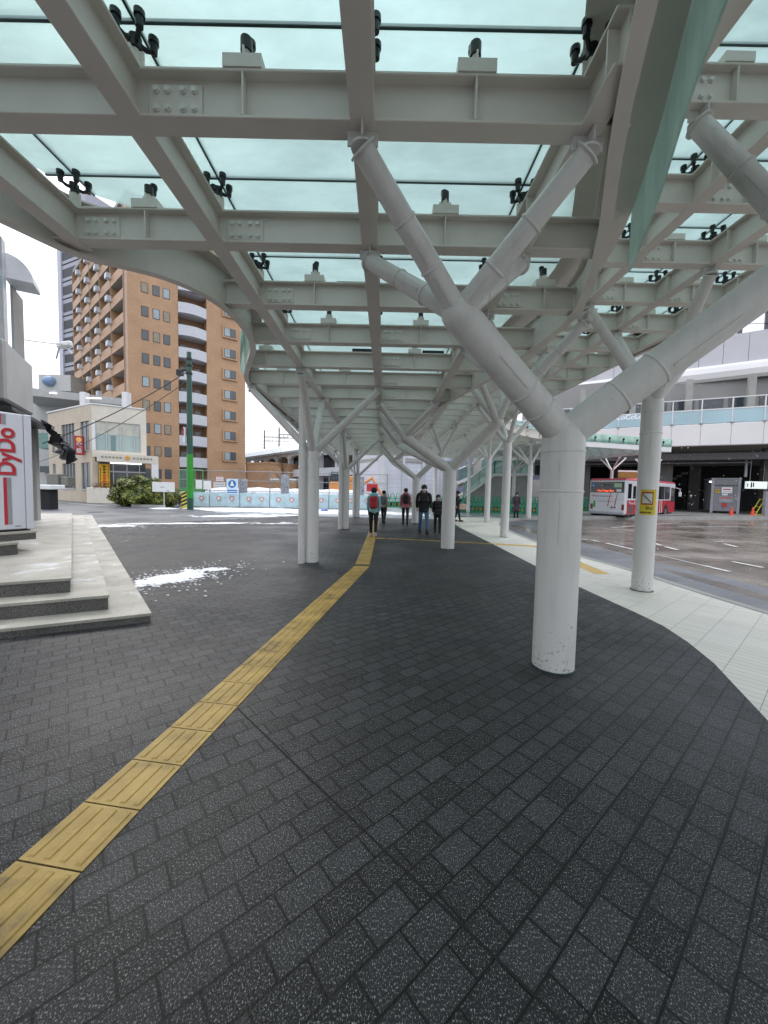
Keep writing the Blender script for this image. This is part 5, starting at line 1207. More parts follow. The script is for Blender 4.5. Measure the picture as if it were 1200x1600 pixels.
# catenary masts and wires
for k, (px, Y) in enumerate(((413, 95), (436, 90))):
    a = gy(px, 700, Y); cm = thing('catenary_mast', ['tall overhead line mast in the sky right of the tan tower', 'second overhead line mast nearer the canopy edge'][k], 'mast', (a.x, Y, 8))
    t = MB(); t.tube([(a.x, Y, 8), (a.x, Y, 15.5)], .14, 8); t.build('post', M_black, cm)
    t = MB(); t.box(a.x - .1, a.x + 6, Y - .06, Y + .06, 13.8, 13.95); t.box(a.x, a.x + 6, Y - .04, Y + .04, 12.9, 13.0)
    for q in range(6): t.box(a.x + q, a.x + q + .06, Y - .03, Y + .03, 12.9, 13.9)
    t.build('cross_arm', M_black, cm)
for k, z in enumerate((14.8, 13.6, 12.4, 11.6, 10.9)):
    cable('overhead_wire', 'thin overhead railway wire crossing the sky beyond the white station', (-46, 92, z), (4, 86, z + .8), .5, .035, 'overhead railway wires')
# ================================================================== STAIR + GREY WALL
gw = thing('grey_wall_building', 'blue-grey walled building behind the stair and green barriers', 'building', (12, 44, 0))
flat('wall', 715, 905, 700, 800, 43, 43, mat('blue_grey_wall', '7d8098', .55, 0, .05), gw, 6, 0)
flat('dark_opening', 830, 900, 727, 742, 42.97, 42.97, M_dark, gw, .5); flat('concrete_wall', 816, 905, 749, 800, 38, 38, M_conc, gw, 1.5, 0)
flat('post_box_wall', 812, 830, 747, 800, 37, 37, M_pale, gw, .8, 0)
es = thing('stairway', 'concrete stairway with green glass railings rising to the right', 'stairs', (9, 35, 0))
def flight(pA, pB, Y, tk, depth, land=None):
    a, b_ = gy(*pA, Y), gy(*pB, Y)
    P = [(a.x, a.z), (b_.x, b_.z)]
    if land: c = gy(*land, Y); P.append((c.x, c.z))
    low = [(p[0], p[1] - tk) for p in P]; t = MB(); t.xprism(P + low[::-1], Y, Y + .3); t.build('stringer', M_white, es)
    t = MB(); t.xprism([(p[0], p[1] - tk * .3) for p in P] + [(p[0], p[1] - tk - .35) for p in P[::-1]], Y + .3, Y + depth); t.build('soffit', M_conc, es)
    g_ = MB(); g_.xprism([(p[0], p[1] + 1.1) for p in P][::-1] + P, Y + .05, Y + .08); g_.build('rail_glass', M_grnglass, es)
    h_ = MB(); h_.tube([(p[0], Y + .06, p[1] + 1.15) for p in P], .05, 8); h_.build('handrail', M_white, es)
    q = MB()
    for (s_, e_) in zip(P, P[1:]):
        m_ = max(2, int(abs(e_[0] - s_[0]) / .9))
        for i in range(m_ + 1): x_ = s_[0] + (e_[0] - s_[0]) * i / m_; z_ = s_[1] + (e_[1] - s_[1]) * i / m_; q.box(x_ - .03, x_ + .03, Y + .02, Y + .11, z_, z_ + 1.12)
    q.build('rail_posts', M_galv, es)
    return a, b_
flight((724, 775), (773, 740), 33, .22, 3, (835, 739))
a, b_ = gy(724, 775, 33), gy(773, 740, 33); t = MB(); c = gy(835, 740, 33); t.xprism([(a.x, 0), (a.x, a.z - .25), (b_.x, b_.z - .25), (c.x, c.z - .25), (c.x, 0)][::-1], 33.32, 35.8)
t.build('side_wall', M_conc, es)
flight((716, 752), (862, 690), 37.2, .3, 3)
t = MB(); a, b_ = gy(716, 757, 37.5), gy(862, 700, 37.5)
for px in (745, 822):
    q = gy(px, 770, 36.8); t = MB(); t.box(q.x - .35, q.x + .35, 36.8, 37.15, 0, 7); t.build('support_pier', M_conc, es)

# ================================================================== STATION BUILDING (right)
sbld = thing('station_building', 'curving white station concourse with blue glass balustrade above dark ground floor', 'building', (28, 34, 0))
SA, SB = Vector((17.5, 39.8)), Vector((40.5, 28.0)); sang = math.atan2(SB.y - SA.y, SB.x - SA.x); sL = (SB - SA).length
def st_(x0, x1, y0, y1, z0, z1, nm, m, root=None, bev=0):
    t = MB(); t.frame((SA.x, SA.y, 0), sang); t.box(x0, x1, y0, y1, z0, z1, bev); return t.build(nm, m, root or sbld)
M_sw = mat('station_white', 'd8d7d6', .4, 0, .04, .5); M_clad = mat('cladding_violet_grey', 'b8b8bc', .45, 0, .05, .6); M_soff = mat('station_soffit', '8f8984', .55, 0, .15, .5)
st_(-4, sL, 0, .5, 6.05, 7.95, 'fascia', M_sw, None, .05); st_(-4, sL, .5, 14, 6.1, 6.7, 'deck', M_conc)
t = MB(); t.frame((SA.x, SA.y, 0), sang)
for k in range(15): t.box(-3 + k * 2.1, -2.97 + k * 2.1, -.008, 0, 6.1, 7.9)
t.build('fascia_joints', M_conc, sbld)
t = MB(); t.frame((SA.x, SA.y, 0), sang)
for k in range(15): t.box(-3.1 + k * 2.1, -2.85 + k * 2.1, -.09, .3, 7.96, 8.05)
t.build('rail_shoes', M_conc, sbld)
st_(-4, sL, .1, .13, 8.0, 9.15, 'balustrade_glass', M_balglass)
t = MB(); t.frame((SA.x, SA.y, 0), sang); t.box(-4, sL, .07, .16, 9.15, 9.25); t.box(-4, sL, .08, .15, 10.1, 10.18)
for k in range(15): t.box(-3 + k * 2.1, -2.93 + k * 2.1, .06, .17, 7.9, 10.15)
t.build('railing', M_white, sbld)
t = MB(); t.frame((SA.x, SA.y, 0), sang); t.box(-4, sL, 4.4, 5, 6.7, 13.5); t.build('concourse_wall', mat('concourse_grey', '8a8987', .4, 0, .1, .4), sbld)
for k in range(14): st_(-3 + k * 2.2, -1.2 + k * 2.2, 4.3, 4.39, 7.2, 11, 'window', M_win)
# roof: rises to the right
RA, RB = Vector((20.5, 45.0)), Vector((42.0, 30.0)); rang = math.atan2(RB.y - RA.y, RB.x - RA.x); rL = (RB - RA).length
def rf(x0, x1, y0, y1, z0, z1, nm, m, bev=0):
    t = MB(); t.frame((RA.x, RA.y, 0), rang); t.box(x0, x1, y0, y1, z0, z1, bev); return t.build(nm, m, sbld)
rf(-6, rL, 0, 10, 12.6, 12.75, 'soffit', M_soff)
t = MB(); t.frame((RA.x, RA.y, 0), rang); pr = [(-.1, 12.55), (-.35, 12.8), (-.45, 13.3), (-.3, 13.8), (.1, 14.1), (1.2, 14.1), (1.2, 12.76), (.1, 12.76)]; vs = []; n_ = len(pr)
for x_ in (-6, rL):
    for (yy, zz) in pr: vs.append((x_, yy, zz))
t.add(vs, [tuple(range(n_)), tuple(range(2 * n_ - 1, n_ - 1, -1))] + [(i, (i + 1) % n_, (i + 1) % n_ + n_, i + n_) for i in range(n_)]); t.build('roof_edge', M_sw, sbld)
for k in range(18): rf(-6 + k * 1.8, -4.23 + k * 1.8, .6, 2, 14.1, 16.9, 'cladding_panel', M_clad)
for k in range(6):
    rf(2 + k * 4.6, 4.6 + k * 4.6, .6, 3.4, 12.52, 12.6, 'skylight', M_fascia)
for k in range(6): st_(2 + k * 4.5, 2.5 + k * 4.5, 2.6, 3.1, 6.7, 12.6, 'column', M_conc)
# CoCoLo letters
text('lettering', 'CoCoLo', .60, mat('letter_white', 'f0f0f0', .4), sbld, wallM(gy(983, 652, 36.3), sang), .05, bold=.012)
# dark ground floor
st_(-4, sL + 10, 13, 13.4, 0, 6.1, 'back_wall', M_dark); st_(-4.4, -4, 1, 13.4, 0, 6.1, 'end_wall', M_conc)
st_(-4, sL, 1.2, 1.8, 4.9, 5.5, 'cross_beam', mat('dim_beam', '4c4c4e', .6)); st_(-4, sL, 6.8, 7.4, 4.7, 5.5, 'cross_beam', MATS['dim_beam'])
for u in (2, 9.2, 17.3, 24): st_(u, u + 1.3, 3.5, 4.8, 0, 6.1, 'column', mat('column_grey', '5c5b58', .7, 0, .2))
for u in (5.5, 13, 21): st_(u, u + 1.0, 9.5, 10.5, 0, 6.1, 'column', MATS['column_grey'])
t = MB(); t.frame((SA.x, SA.y, 0), sang); t.tube([(7, 2.6, 5.3), (15.4, 2.6, 5.3), (15.7, 2.6, 5.0), (15.7, 2.6, 3.4)], .12, 10); t.tube([(0, 2.4, 4.7), (16, 2.4, 4.7)], .05, 8); t.build('duct', M_galv, sbld)
t = MB(); t.frame((SA.x, SA.y, 0), sang)
for k in range(14): t.box(6 + k * .45, 6.5 + k * .45, 7, 9, .2 + k * .28, .4 + k * .28)
t.build('inner_stair', MATS['dim_beam'], sbld)
# yellow strip by bus stop behind bus
sg = thing('stop_panel', 'brown and yellow route panel above the bus roof under the canopy', 'sign', gy(970, 742, 33)); a, c = gy(968, 737, 33), gy(1000, 747, 33)
t = MB(); t.box(a.x, c.x, 33, 33.2, c.z, a.z); t.build('panel', mat('panel_ochre', '8a6a2c', .5), sg); t = MB(); t.box(a.x, c.x, 32.98, 33.22, a.z, a.z + .12); t.build('top_edge', M_white, sg)
# prefab cabin
cb = thing('metal_cabin', 'grey metal cabin with notices on its front under the station deck', 'cabin', gz(1132, 799).to_3d())
A = gy(1109, 798, 36.0); B = gy(1155, 798, 35.0); can = math.atan2(B.y - A.y, B.x - A.x); cl = (B - A).xy.length; ch_ = gy(1109, 748, 36).z
def cbx(x0, x1, y0, y1, z0, z1, nm, m, root=None, bev=0):
    t = MB(); t.frame((A.x, A.y, 0), can); t.box(x0, x1, y0, y1, z0, z1, bev); return t.build(nm, m, root or cb)
M_cab = mat('cabin_grey', '76777c', .45, 0, .06); M_cabd = mat('cabin_trim', '8f9095', .45)
cbx(.05, cl - .05, .04, 2.9, .25, ch_, 'body', M_cab); cbx(0, .2, 0, .1, .05, ch_, 'corner_post', M_cabd); cbx(cl - .2, cl, 0, .1, .05, ch_, 'corner_post', M_cabd)
cbx(.2, cl - .2, .0, .039, ch_ - .62, ch_ - .58, 'panel_joint', M_dark); cbx(-.02, cl + .05, -.02, 3, ch_, ch_ + .07, 'roof', M_cabd); cbx(cl - .04, cl, 2.8, 2.95, .05, ch_, 'corner_post', M_cabd)
for u in (.9, 1.6, 2.2): cbx(u, u + .01, .03, .039, .3, ch_ - .65, 'panel_joint', M_dark)
cbx(.3, .62, -.01, .02, 1.9, 2.25, 'yellow_notice', mat('notice_yellow', 'b59a2e', .5)); cbx(.40, .45, -.015, -.01, 1.95, 2.2, 'mark', M_black); cbx(.48, .58, -.015, -.01, 2.08, 2.16, 'mark', M_black)
o = cbx(.75, 1.5, -.01, .02, 1.9, 2.45, 'white_notice', M_white); cbx(.85, 1.4, -.015, -.01, 2.2, 2.3, 'text_line', M_vred, o); cbx(.8, 1.45, -.015, -.01, 2.0, 2.05, 'text_line', M_vgr, o)
cbx(.8, 1.2, -.01, .02, 1.7, 1.85, 'white_notice', M_white)
o = cbx(.6, 1.6, -.01, .02, 1.05, 1.6, 'grey_notice', M_vgr); cbx(.7, 1.5, -.015, -.01, 1.42, 1.52, 'text_line', M_vred, o); cbx(.85, 1.2, -.01, .02, .65, .98, 'red_notice', M_vred)
cbx(1.7, 2.0, -.01, .02, 1.3, 1.55, 'white_notice', M_cabd)
o = cbx(cl + .0, cl + .12, .8, 1.1, ch_ - .4, ch_ - .25, 'wall_lamp', mat('warm_lamp', 'ffe0b0', .4, emit=4)); cbx(-.15, -.02, .0, .1, ch_ - .35, ch_ - .22, 'wall_lamp', mat('cool_lamp', 'ffffff', .4, emit=3))
ls = thing('lit_sign', 'white backlit sign box hanging right of the metal cabin', 'sign', gy(1184, 764, 34)); a, c = gy(1168, 752, 34), gy(1199, 764, 34)
t = MB(); t.box(a.x, c.x, 34, 34.25, c.z, a.z, .02); t.build('light_box', mat('lit_white', 'dfeee6', .4, emit=.3), ls)
t = MB(); t.box(a.x + .3, a.x + .42, 33.99, 34, c.z + .1, a.z - .1); t.box(a.x + .5, a.x + .6, 33.99, 34, c.z + .15, a.z - .1); t.box(a.x + .0, a.x + .08, 33.99, 34, c.z + .15, a.z - .2); t.build('figures', M_dark, ls)
t = MB(); t.tube([(a.x + .3, 34.1, a.z), (a.x + .3, 34.1, 6.1)], .02, 6); t.tube([(c.x - .3, 34.1, a.z), (c.x - .3, 34.1, 6.1)], .02, 6); t.build('hanger', M_galv, ls)
# cones
M_cone = mat('cone_orange', 'd9432a', .45, 0, .08); 
def cone(px, py, Y, lab):
    a = gy(px, py, Y); r_ = thing('traffic_cone', lab, 'cone', (a.x, Y, .03), 0, 'orange cones by the station kerb')
    t = MB(); t.box(a.x - .2, a.x + .2, Y - .2, Y + .2, .03, .06, .005); t.build('base', M_cone, r_)
    t = MB(); t.tube([(a.x, Y, .06), (a.x, Y, .73)], [.15, .03], 16); t.build('body', M_cone, r_)
cone(1143, 800, 33.0, 'orange traffic cone in front of the metal cabin'); cone(1176, 800, 33.2, 'orange traffic cone left of the yellow folding barrier'); cone(1194, 800, 33.6, 'orange traffic cone at the right edge by the pillar')
yb = thing('folding_barrier', 'yellow folding barrier leaning between two orange cones', 'barrier', (gy(1185, 800, 33.8).x, 33.8, .03)); x0 = gy(1177, 800, 33.8).x
t = MB()
for dy in (0, .45): t.tube([(x0, 33.6 + dy, .05), (x0 + .75, 33.6 + dy, 1.45)], .035, 8); t.tube([(x0 + .1, 33.6 + dy, .08), (x0 + 1.0, 33.6 + dy, .08)], .03, 8)
for u in (.2, .5, .95): t.tube([(x0 + .75 * u, 33.6, .05 + 1.4 * u), (x0 + .75 * u, 34.05, .05 + 1.4 * u)], .025, 6)
t.build('frame', mat('barrier_yellow', 'c9c02c', .4), yb)
pp = MB(); a = gy(1199, 800, 33.0); pp.box(a.x, a.x + .3, 33.2, 33.5, 0, 2.1, .02); tag(pp.build('bollard_post', M_cabd), 'grey square post at the far right edge beside the last cone', 'post')
# masts above the station
for k, px in enumerate((1157, 1199)):
    a = gy(px, 500, 44); mt = thing('roof_mast', ['dark mast with yellow band above the station roof', 'dark mast at the right edge above the station roof'][k], 'mast', (a.x, 44, 14)); t = MB(); t.tube([(a.x, 44, 14), (a.x, 44, 26)], .24, 10); t.build('post', mat('mast_grey', '4b4d52', .5), mt)
    if not k: z_ = gy(px, 509, 44).z; t = MB(); t.tube([(a.x, 44, z_ - .5), (a.x, 44, z_ + .4)], .26, 10); t.build('band', mat('mast_yellow', 'd9a22c', .5), mt)
for k in range(3): cable('overhead_wire', 'thin overhead wire over the station roof at right', (20, 46, 19.5 + k * 1.2), (60, 42, 20.5 + k * 1.3), .4, .03, 'overhead wires above the station')

# ================================================================== GREEN BARRIERS
M_gb2 = mat('barrier_green', '1f9470', .4, 0, .1)
def barrier_proto():
    r_ = thing('green_barrier', 'green plastic arched barrier in the long row along the plaza', 'barrier', (0, 0, 0), 0, 'green barriers along the plaza')
    t = MB()
    for x_ in (-.30, .30): t.tube([(x_, 0, .1), (x_ * .82, 0, .75), (x_ * .45, 0, 1.18)], [.035, .035, .03], 8)
    t.tube([(-.135, 0, 1.18), (0, 0, 1.26), (.135, 0, 1.18)], .03, 8); t.tube([(-.27, 0, .52), (.27, 0, .52)], .03, 8); t.tube([(-.24, 0, .78), (.24, 0, .78)], .03, 8)
    for x_ in (-.12, 0, .12): t.tube([(x_, 0, .5), (x_ * .9, 0, .8)], .02, 6)
    t.tube([(-.2, 0, .78), (0, 0, 1.05), (.2, 0, .78)], .028, 6)
    t.box(-.33, .33, -.04, .04, .08, .5, .02); t.build('frame', M_gb2, r_)
    t = MB()
    for s_ in (-1, 1): t.xprism([(s_ * .05, .16), (s_ * .05 + .09, .28), (s_ * .05, .40), (s_ * .05 + .05, .40), (s_ * .05 + .14, .28), (s_ * .05 + .05, .16)][::1], -.052, -.041)
    t.build('chevrons', mat('chevron_yellow', 'b9a13a', .5), r_)
    t = MB(); t.box(-.2, .22, -.0415, -.0405, .12, .45); t.build('chevron_plate', M_black, r_)
    t = MB(); t.box(-.3, .3, -.16, .16, 0, .08, .02); t.build('foot', M_gb2, r_)
    return r_
gb_ = None; pl_ = []
for i in range(23): pl_.append((720 + i * 5.9 + .0, 801, 28.6))
for i in range(11): pl_.append((604 + i * 9, 790, 34.5))
pl_ += [(905 + i * 4.6, 797, 33.5) for i in range(3)]
for i, (px, py, Y) in enumerate(pl_):
    a = gy(px, py, Y)
    far_ = Y > 33
    lab = 'green plastic arched barrier in the long row right of the second forked column' if Y < 30 else 'green plastic arched barrier in the farther row behind the walkers' if px < 800 else 'green plastic arched barrier beside the rear of the bus'
    grp = 'green barriers right of the forked column' if Y < 30 else 'green barriers behind the walkers' if px < 800 else 'green barriers beside the bus'
    if gb_ is None: gb_ = barrier_proto(); o = gb_; o.location = (a.x, Y, 0); o['label'] = lab; o['group'] = grp
    else: o = dup(gb_, (a.x, Y, 0), R(random.uniform(-8, 8)), lab, grp)

# ================================================================== BUS
bus = thing('city_bus', 'white and red city bus seen from its rear corner behind the right column', 'bus', (20.5, 31, -.25)); 
bang = math.atan2(6.3, 8.2); BL = 10.4; BW = 2.5; BF = Matrix.Translation((16.95, 27.0, -.25)) @ Matrix.Rotation(bang, 4, 'Z')
# local x: rear -> front along the right side, y: across towards the left side
def bb_(x0, x1, y0, y1, z0, z1, nm, m, root=None, bev=0):
    t = MB(); t.M = BF; t.box(x0, x1, y0, y1, z0, z1, bev); return t.build(nm, m, root or bus)
M_bw = mat('bus_white', 'd2d2d6', .25, 0, .03); M_br = mat('bus_red', 'b3202f', .25, 0, .05); M_brt = mat('bus_roof_red', 'c9475a', .3, 0, .05); M_bg = mat('bus_glass', '14181c', .08, 0, .1, spec=.8); M_tyre = mat('tyre', '17171a', .8)
bb_(0, 5.6, 0, BW, .38, 2.86, 'rear_body', M_bw, None, .09); bb_(5.6 - .06, BL, 0.002, BW - .002, .38, 2.858, 'front_body', M_bw, None, .09)
bb_(.02, BL - .02, .03, BW - .03, 2.78, 2.97, 'roof', M_brt, None, .09); bb_(5.2, 7.6, .5, 2.0, 2.96, 3.16, 'roof_unit', M_brt, None, .08)
bb_(-.012, 0.02, .0 + .12, BW - .12, 1.95, 2.72, 'rear_window', M_bg, None, .005)
M_led = mat('led_orange', 'ff5a1e', .5, emit=1.3); M_grey = mat('letters_grey', '55565c', .5)
def rear(txt, size, m, y_, z, sx=1): return text('lettering', txt, size, m, bus, BF @ Matrix.Translation((-.016, y_, z)) @ Matrix.Rotation(R(-90), 4, 'Z') @ Matrix.Rotation(R(90), 4, 'X') @ Matrix.Scale(sx, 4, (1, 0, 0)), .002)
rear('Non Step Bus', .20, M_led, 1.35, 2.08); rear('MM', .18, M_br, 2.16, 1.68)
bb_(-.02, -.012, 1.02, 1.55, 2.42, 2.54, 'window_sticker', M_grey); bb_(-.022, -.012, .28, .78, 2.32, 2.62, 'window_sticker', mat('sticker_green', '9fbf9a', .5)); bb_(-.022, -.012, .3, .62, 2.02, 2.2, 'window_sticker', M_white)
o = bb_(-.022, -.012, 2.1, 2.34, 2.36, 2.62, 'access_sign', mat('access_blue', '2f6fc0', .4)); t = MB(); t.M = BF; t.tube([(-.026, 2.2, 2.45), (-.022, 2.2, 2.45)], .055, 10); t.box(-.026, -.022, 2.2, 2.23, 2.46, 2.58); t.build('wheelchair_mark', M_white, o)
for k in range(9): bb_(-.004, .0, 1.9 - k * .125, 1.98 - k * .125, 1.64, 1.72, 'small_lettering', M_grey)
for k in range(9): bb_(-.004, .0, 1.78 - k * .125, 1.85 - k * .125, 1.26, 1.34, 'small_lettering', M_vgr)
bb_(-.004, .0, .3, 2.3, 1.44, 1.455, 'panel_joint', M_vgr)
for y0_ in (.52, .98):   # red slanted poles printed on the rear
    t = MB(); t.M = BF; t.add([(-.006, y0_ - .3 + .3, 1.93), (-.006, y0_ + .04, 1.93), (-.006, y0_ + .22, .95), (-.006, y0_ + .15, .95)], [(0, 1, 2, 3)]); t.add([(-.002, y0_, 1.93), (-.002, y0_ + .04, 1.93), (-.002, y0_ + .22, .95), (-.002, y0_ + .15, .95)], [(3, 2, 1, 0)]); t.build('red_stripe', M_br, bus)
t = MB(); t.M = BF; t.box(-.02, 0, 2.02, 2.16, .85, 1.35, .008); t.build('green_notice', mat('notice_green', '2aa84a', .4), bus)
for y_ in (.14, 2.26): bb_(-.02, 0, y_ - .07, y_ + .1, .72, 1.12, 'tail_lamp', mat('lamp_red', '7c1c22', .2), None, .01)
bb_(-.025, 0, .55, 1.0, .78, 1.0, 'number_plate', M_white, None, .005); bb_(-.03, -.025, .6, .75, .83, .95, 'plate_figures', M_grey); bb_(-.03, -.025, .8, .95, .83, .95, 'plate_figures', M_grey)
bb_(-.06, .2, .06, BW - .06, .36, .58, 'bumper', mat('bumper_grey', 'a9aab2', .35), None, .05); bb_(.25, BL - .3, .1, BW - .1, .2, .42, 'underbody', M_tyre)
# right side (towards the road, facing the camera side -y local)
bb_(.25, 3.0, -.008, 0, .42, 1.42, 'red_panel', M_br); bb_(.55, 1.3, -.014, -.008, .5, 1.05, 'engine_grille', mat('grille', '5c4a50', .5)); bb_(6.4, BL - .06, -.009, 0.0, .42, 1.42, 'red_panel', M_br)
for u in (6.75, 7.15): bb_(u, u + .12, -.013, -.009, .42, 1.42, 'white_stripe', M_bw)
bb_(.35, .95, -.012, 0, 1.55, 2.6, 'side_window', M_bg); bb_(1.25, 1.75, -.012, 0, 1.55, 2.45, 'side_window', M_bg)
for u0, u1 in ((2.0, 3.35), (3.45, 4.8), (4.9, 6.25), (6.35, 7.7), (7.8, 9.0)): bb_(u0, u1, -.012, 0, 1.5, 2.55, 'side_window', M_bg)
bb_(9.3, BL - .12, -.012, 0, 1.3, 2.5, 'driver_window', M_bg); bb_(BL - .01, BL + .012, .15, BW - .15, 1.2, 2.6, 'windscreen', M_bg)
text('lettering', 'Prime-Build', .34, M_white, bus, BF @ Matrix.Translation((1.35, -.012, 1.22)) @ Matrix.Rotation(R(90), 4, 'X'), .002)
for u in (2.6, 8.2):
    for yy, s_ in ((0.02, -1), (BW - .02, 1)):
        t = MB(); t.M = BF; t.tube([(u, yy + s_ * .02, .48), (u, yy - s_ * .26, .48)], .48, 24); w_ = t.build('wheel', M_tyre, bus)
        t = MB(); t.M = BF; t.tube([(u, yy + s_ * .035, .48), (u, yy, .48)], .27, 20); t.build('rim', M_chrome, w_)
    t = MB(); t.M = BF; t.tube([(u, -.010, .50), (u, .01, .50)], .56, 24); t.build('wheel_arch', M_dark, bus)
t = MB(); t.M = BF; t.tube([(BL - .1, -.05, 2.5), (BL + .25, -.25, 2.4), (BL + .25, -.28, 1.9)], .03, 8); t.box(BL + .18, BL + .3, -.38, -.18, 1.75, 2.15, .03); t.build('mirror', M_bw, bus)

# ================================================================== PEOPLE
def skinmesh(name, V, E, root_i, m, parent, sub=2):
    """V: list of (pos, radius or (rx, ry))"""
    me = bpy.data.meshes.new(name); me.from_pydata([v[0] for v in V], E, []); o = bpy.data.objects.new(name, me); C.objects.link(o)
    md = o.modifiers.new('s', 'SKIN'); md.use_smooth_shade = True; md.branch_smoothing = .6
    sv = me.skin_vertices[0].data
    for i, v in enumerate(V):
        r_ = v[1]; sv[i].radius = (r_, r_) if not hasattr(r_, '__len__') else r_; sv[i].use_root = (i == root_i)
    ms = o.modifiers.new('u', 'SUBSURF'); ms.levels = sub; ms.render_levels = sub
    dg = bpy.context.evaluated_depsgraph_get(); dg.update(); m2 = bpy.data.meshes.new_from_object(o.evaluated_get(dg)); bpy.data.objects.remove(o)
    m2.materials.clear(); m2.materials.append(m)
    for p in m2.polygons: p.use_smooth = True
    q = bpy.data.objects.new(name, m2); C.objects.link(q)
    if parent: q.parent = parent
    return q
M_skin = mat('skin', 'b98a70', .5, 0, .05); M_hair = mat('black_hair', '15120f', .5); M_mask = mat('white_mask', 'd9dadd', .6)
def person(label, loc, face, hgt, top_m, leg_m, shoe_m, stride=.18, coat=0.0, arm=(0, 0), hair=M_hair, hairlen=0, mask=True, hood=False, cat='person', width=1.0, lean=0, crouch=False, phone=False):
    """face: heading in radians (direction the person looks); built looking along -y, then rotated"""
    s = hgt / 1.72
    root = thing('person', label, cat, loc, face)
    lx = .085 * width
    fl, fr = -stride, stride
    hip = Vector((0, 0, .90)); 
    J = {}
    J['pel'] = Vector((0, 0, .95)); J['wa'] = Vector((0, -.005, 1.08)); J['ch'] = Vector((0, 0.0, 1.27)); J['sh'] = Vector((0, .0, 1.41)); J['nk'] = Vector((0, -.01, 1.49)); J['hd'] = Vector((0, -.02, 1.585)); J['ht'] = Vector((0, -.015, 1.66))
    for n, sx, st in (('l', 1, fl), ('r', -1, fr)):
        kneef = -.05 if st > 0 else -.02
        J['hip' + n] = Vector((sx * lx, 0, .88)); J['kn' + n] = Vector((sx * (lx + .005), st * .45 + kneef, .49)); J['an' + n] = Vector((sx * (lx - .005), st, .10 + (.04 if st > .1 else 0)))
        J['to' + n] = Vector((sx * (lx + .01), st - .15, .03 + (.0 if st <= .1 else -.0))); a_ = arm[0 if n == 'l' else 1]
        J['sho' + n] = Vector((sx * .168 * width, 0, 1.39)); J['el' + n] = Vector((sx * .195 * width, -st * -.35 - a_ * .05, 1.12)); J['wr' + n] = Vector((sx * (.185 - a_ * .1) * width, st * .75 - .06 - a_ * .22, .90 + a_ * .22)); J['ha' + n] = J['wr' + n] + Vector((0, -.02 - a_ * .03, -.075 + a_ * .08))
    def sc_(v): return (v.x * s, v.y * s, v.z * s)
    # body, one continuous skin
    names = ['pel', 'wa', 'ch', 'sh', 'nk', 'hd', 'ht']; V = [(sc_(J['pel']), (.12 * s, .09 * s)), (sc_(J['wa']), (.10 * s, .08 * s)), (sc_(J['ch']), (.125 * s, .09 * s)), (sc_(J['sh']), (.09 * s, .07 * s)), (sc_(J['nk']), .05 * s), (sc_(J['hd']), (.078 * s, .088 * s)), (sc_(J['ht']), (.07 * s, .08 * s))]
    E = [(0, 1), (1, 2), (2, 3), (3, 4), (4, 5), (5, 6)]
    def ad(p, r_, to): V.append((sc_(p), r_ * s)); E.append((to, len(V) - 1)); return len(V) - 1
    for n in 'lr':
        i = ad(J['hip' + n], .085, 0); i = ad(J['kn' + n], .055, i); i = ad(J['an' + n], .030, i); ad(J['to' + n], .020, i)
        i = ad(J['sho' + n], .05, 3); i = ad(J['el' + n], .040, i); i = ad(J['wr' + n], .026, i); i = ad(J['ha' + n], .030, i)
        sx = 1 if n == 'l' else -1; h_ = J['ha' + n]
        for f_, (dx, ln_) in enumerate(((-.024, .062), (-.008, .07), (.008, .066), (.022, .055))):
            k1 = h_ + Vector((dx * .3, dx, -.035)); j = ad(k1, .009, i); ad(k1 + Vector((-sx * .012, dx * .1, -ln_ * .75)), .0075, j)
        j = ad(h_ + Vector((-sx * .01, -.032, .005)), .010, i); ad(h_ + Vector((-sx * .018, -.045, -.03)), .008, j)
    skinmesh('body', V, E, 0, M_skin, root, 1)
    # face: nose and ears, eyes
    hd = J['hd']; t = MB(); f_ = lambda x, y, z: ((hd.x + x) * s, (hd.y + y) * s, (hd.z + z) * s)
    t.tube([f_(0, -.088, .03), f_(0, -.105, -.005)], [.008 * s, .014 * s], 8); t.ball(f_(.082, 0, .005), .022 * s, 8, 6, .4, .7, 1.2); t.ball(f_(-.082, 0, .005), .022 * s, 8, 6, .4, .7, 1.2); t.build('nose_and_ears', M_skin); o = bpy.data.objects[-1] if False else None
    q = [x for x in C.objects if x.name.startswith('nose_and_ears') and x.parent is None][0]; q.parent = root
    t = MB()
    for x_ in (-.03, .03): t.ball(f_(x_, -.083, .025), .011 * s, 8, 6)
    e = t.build('eyes', M_hair); e.parent = root
    if mask: t = MB(); t.ball(f_(0, -.042, -.035), .062 * s, 14, 10, 1.02, .98, .78); e = t.build('face_mask', M_mask); e.parent = root
    else: t = MB(); t.ball(f_(0, -.08, -.045), .022 * s, 8, 6, 1.1, .5, .3); e = t.build('mouth', mat('lips', '8e4f48', .5)); e.parent = root
    # hair / hat
    t = MB(); t.ball(f_(0, .016, .045), .112 * s, 18, 12, .96, 1.0, .92)
    if hairlen: t.ball(f_(0, .05, -.04 - hairlen * .3), .085 * s, 14, 10, 1.05, .55, 1 + hairlen * 3)
    e = t.build('hair' if hair is M_hair else 'knit_cap', hair); e.parent = root
    if hood: t = MB(); t.ball((0, .07 * s, 1.46 * s), .13 * s, 14, 10, 1.1, .8, .65); e = t.build('hood', top_m); e.parent = root
    # trousers
    V = [(sc_(J['pel']), (.135 * s, .105 * s))]; E = []
    for n in 'lr':
        i = ad(J['hip' + n] + Vector((0, 0, -.05)), .098, 0); i = ad(J['kn' + n], .070, i); ad(J['an' + n] + Vector((0, 0, .01)), .056, i)
    skinmesh('trousers', V, E, 0, leg_m, root, 2)
    # jacket
    zt = .82 - coat
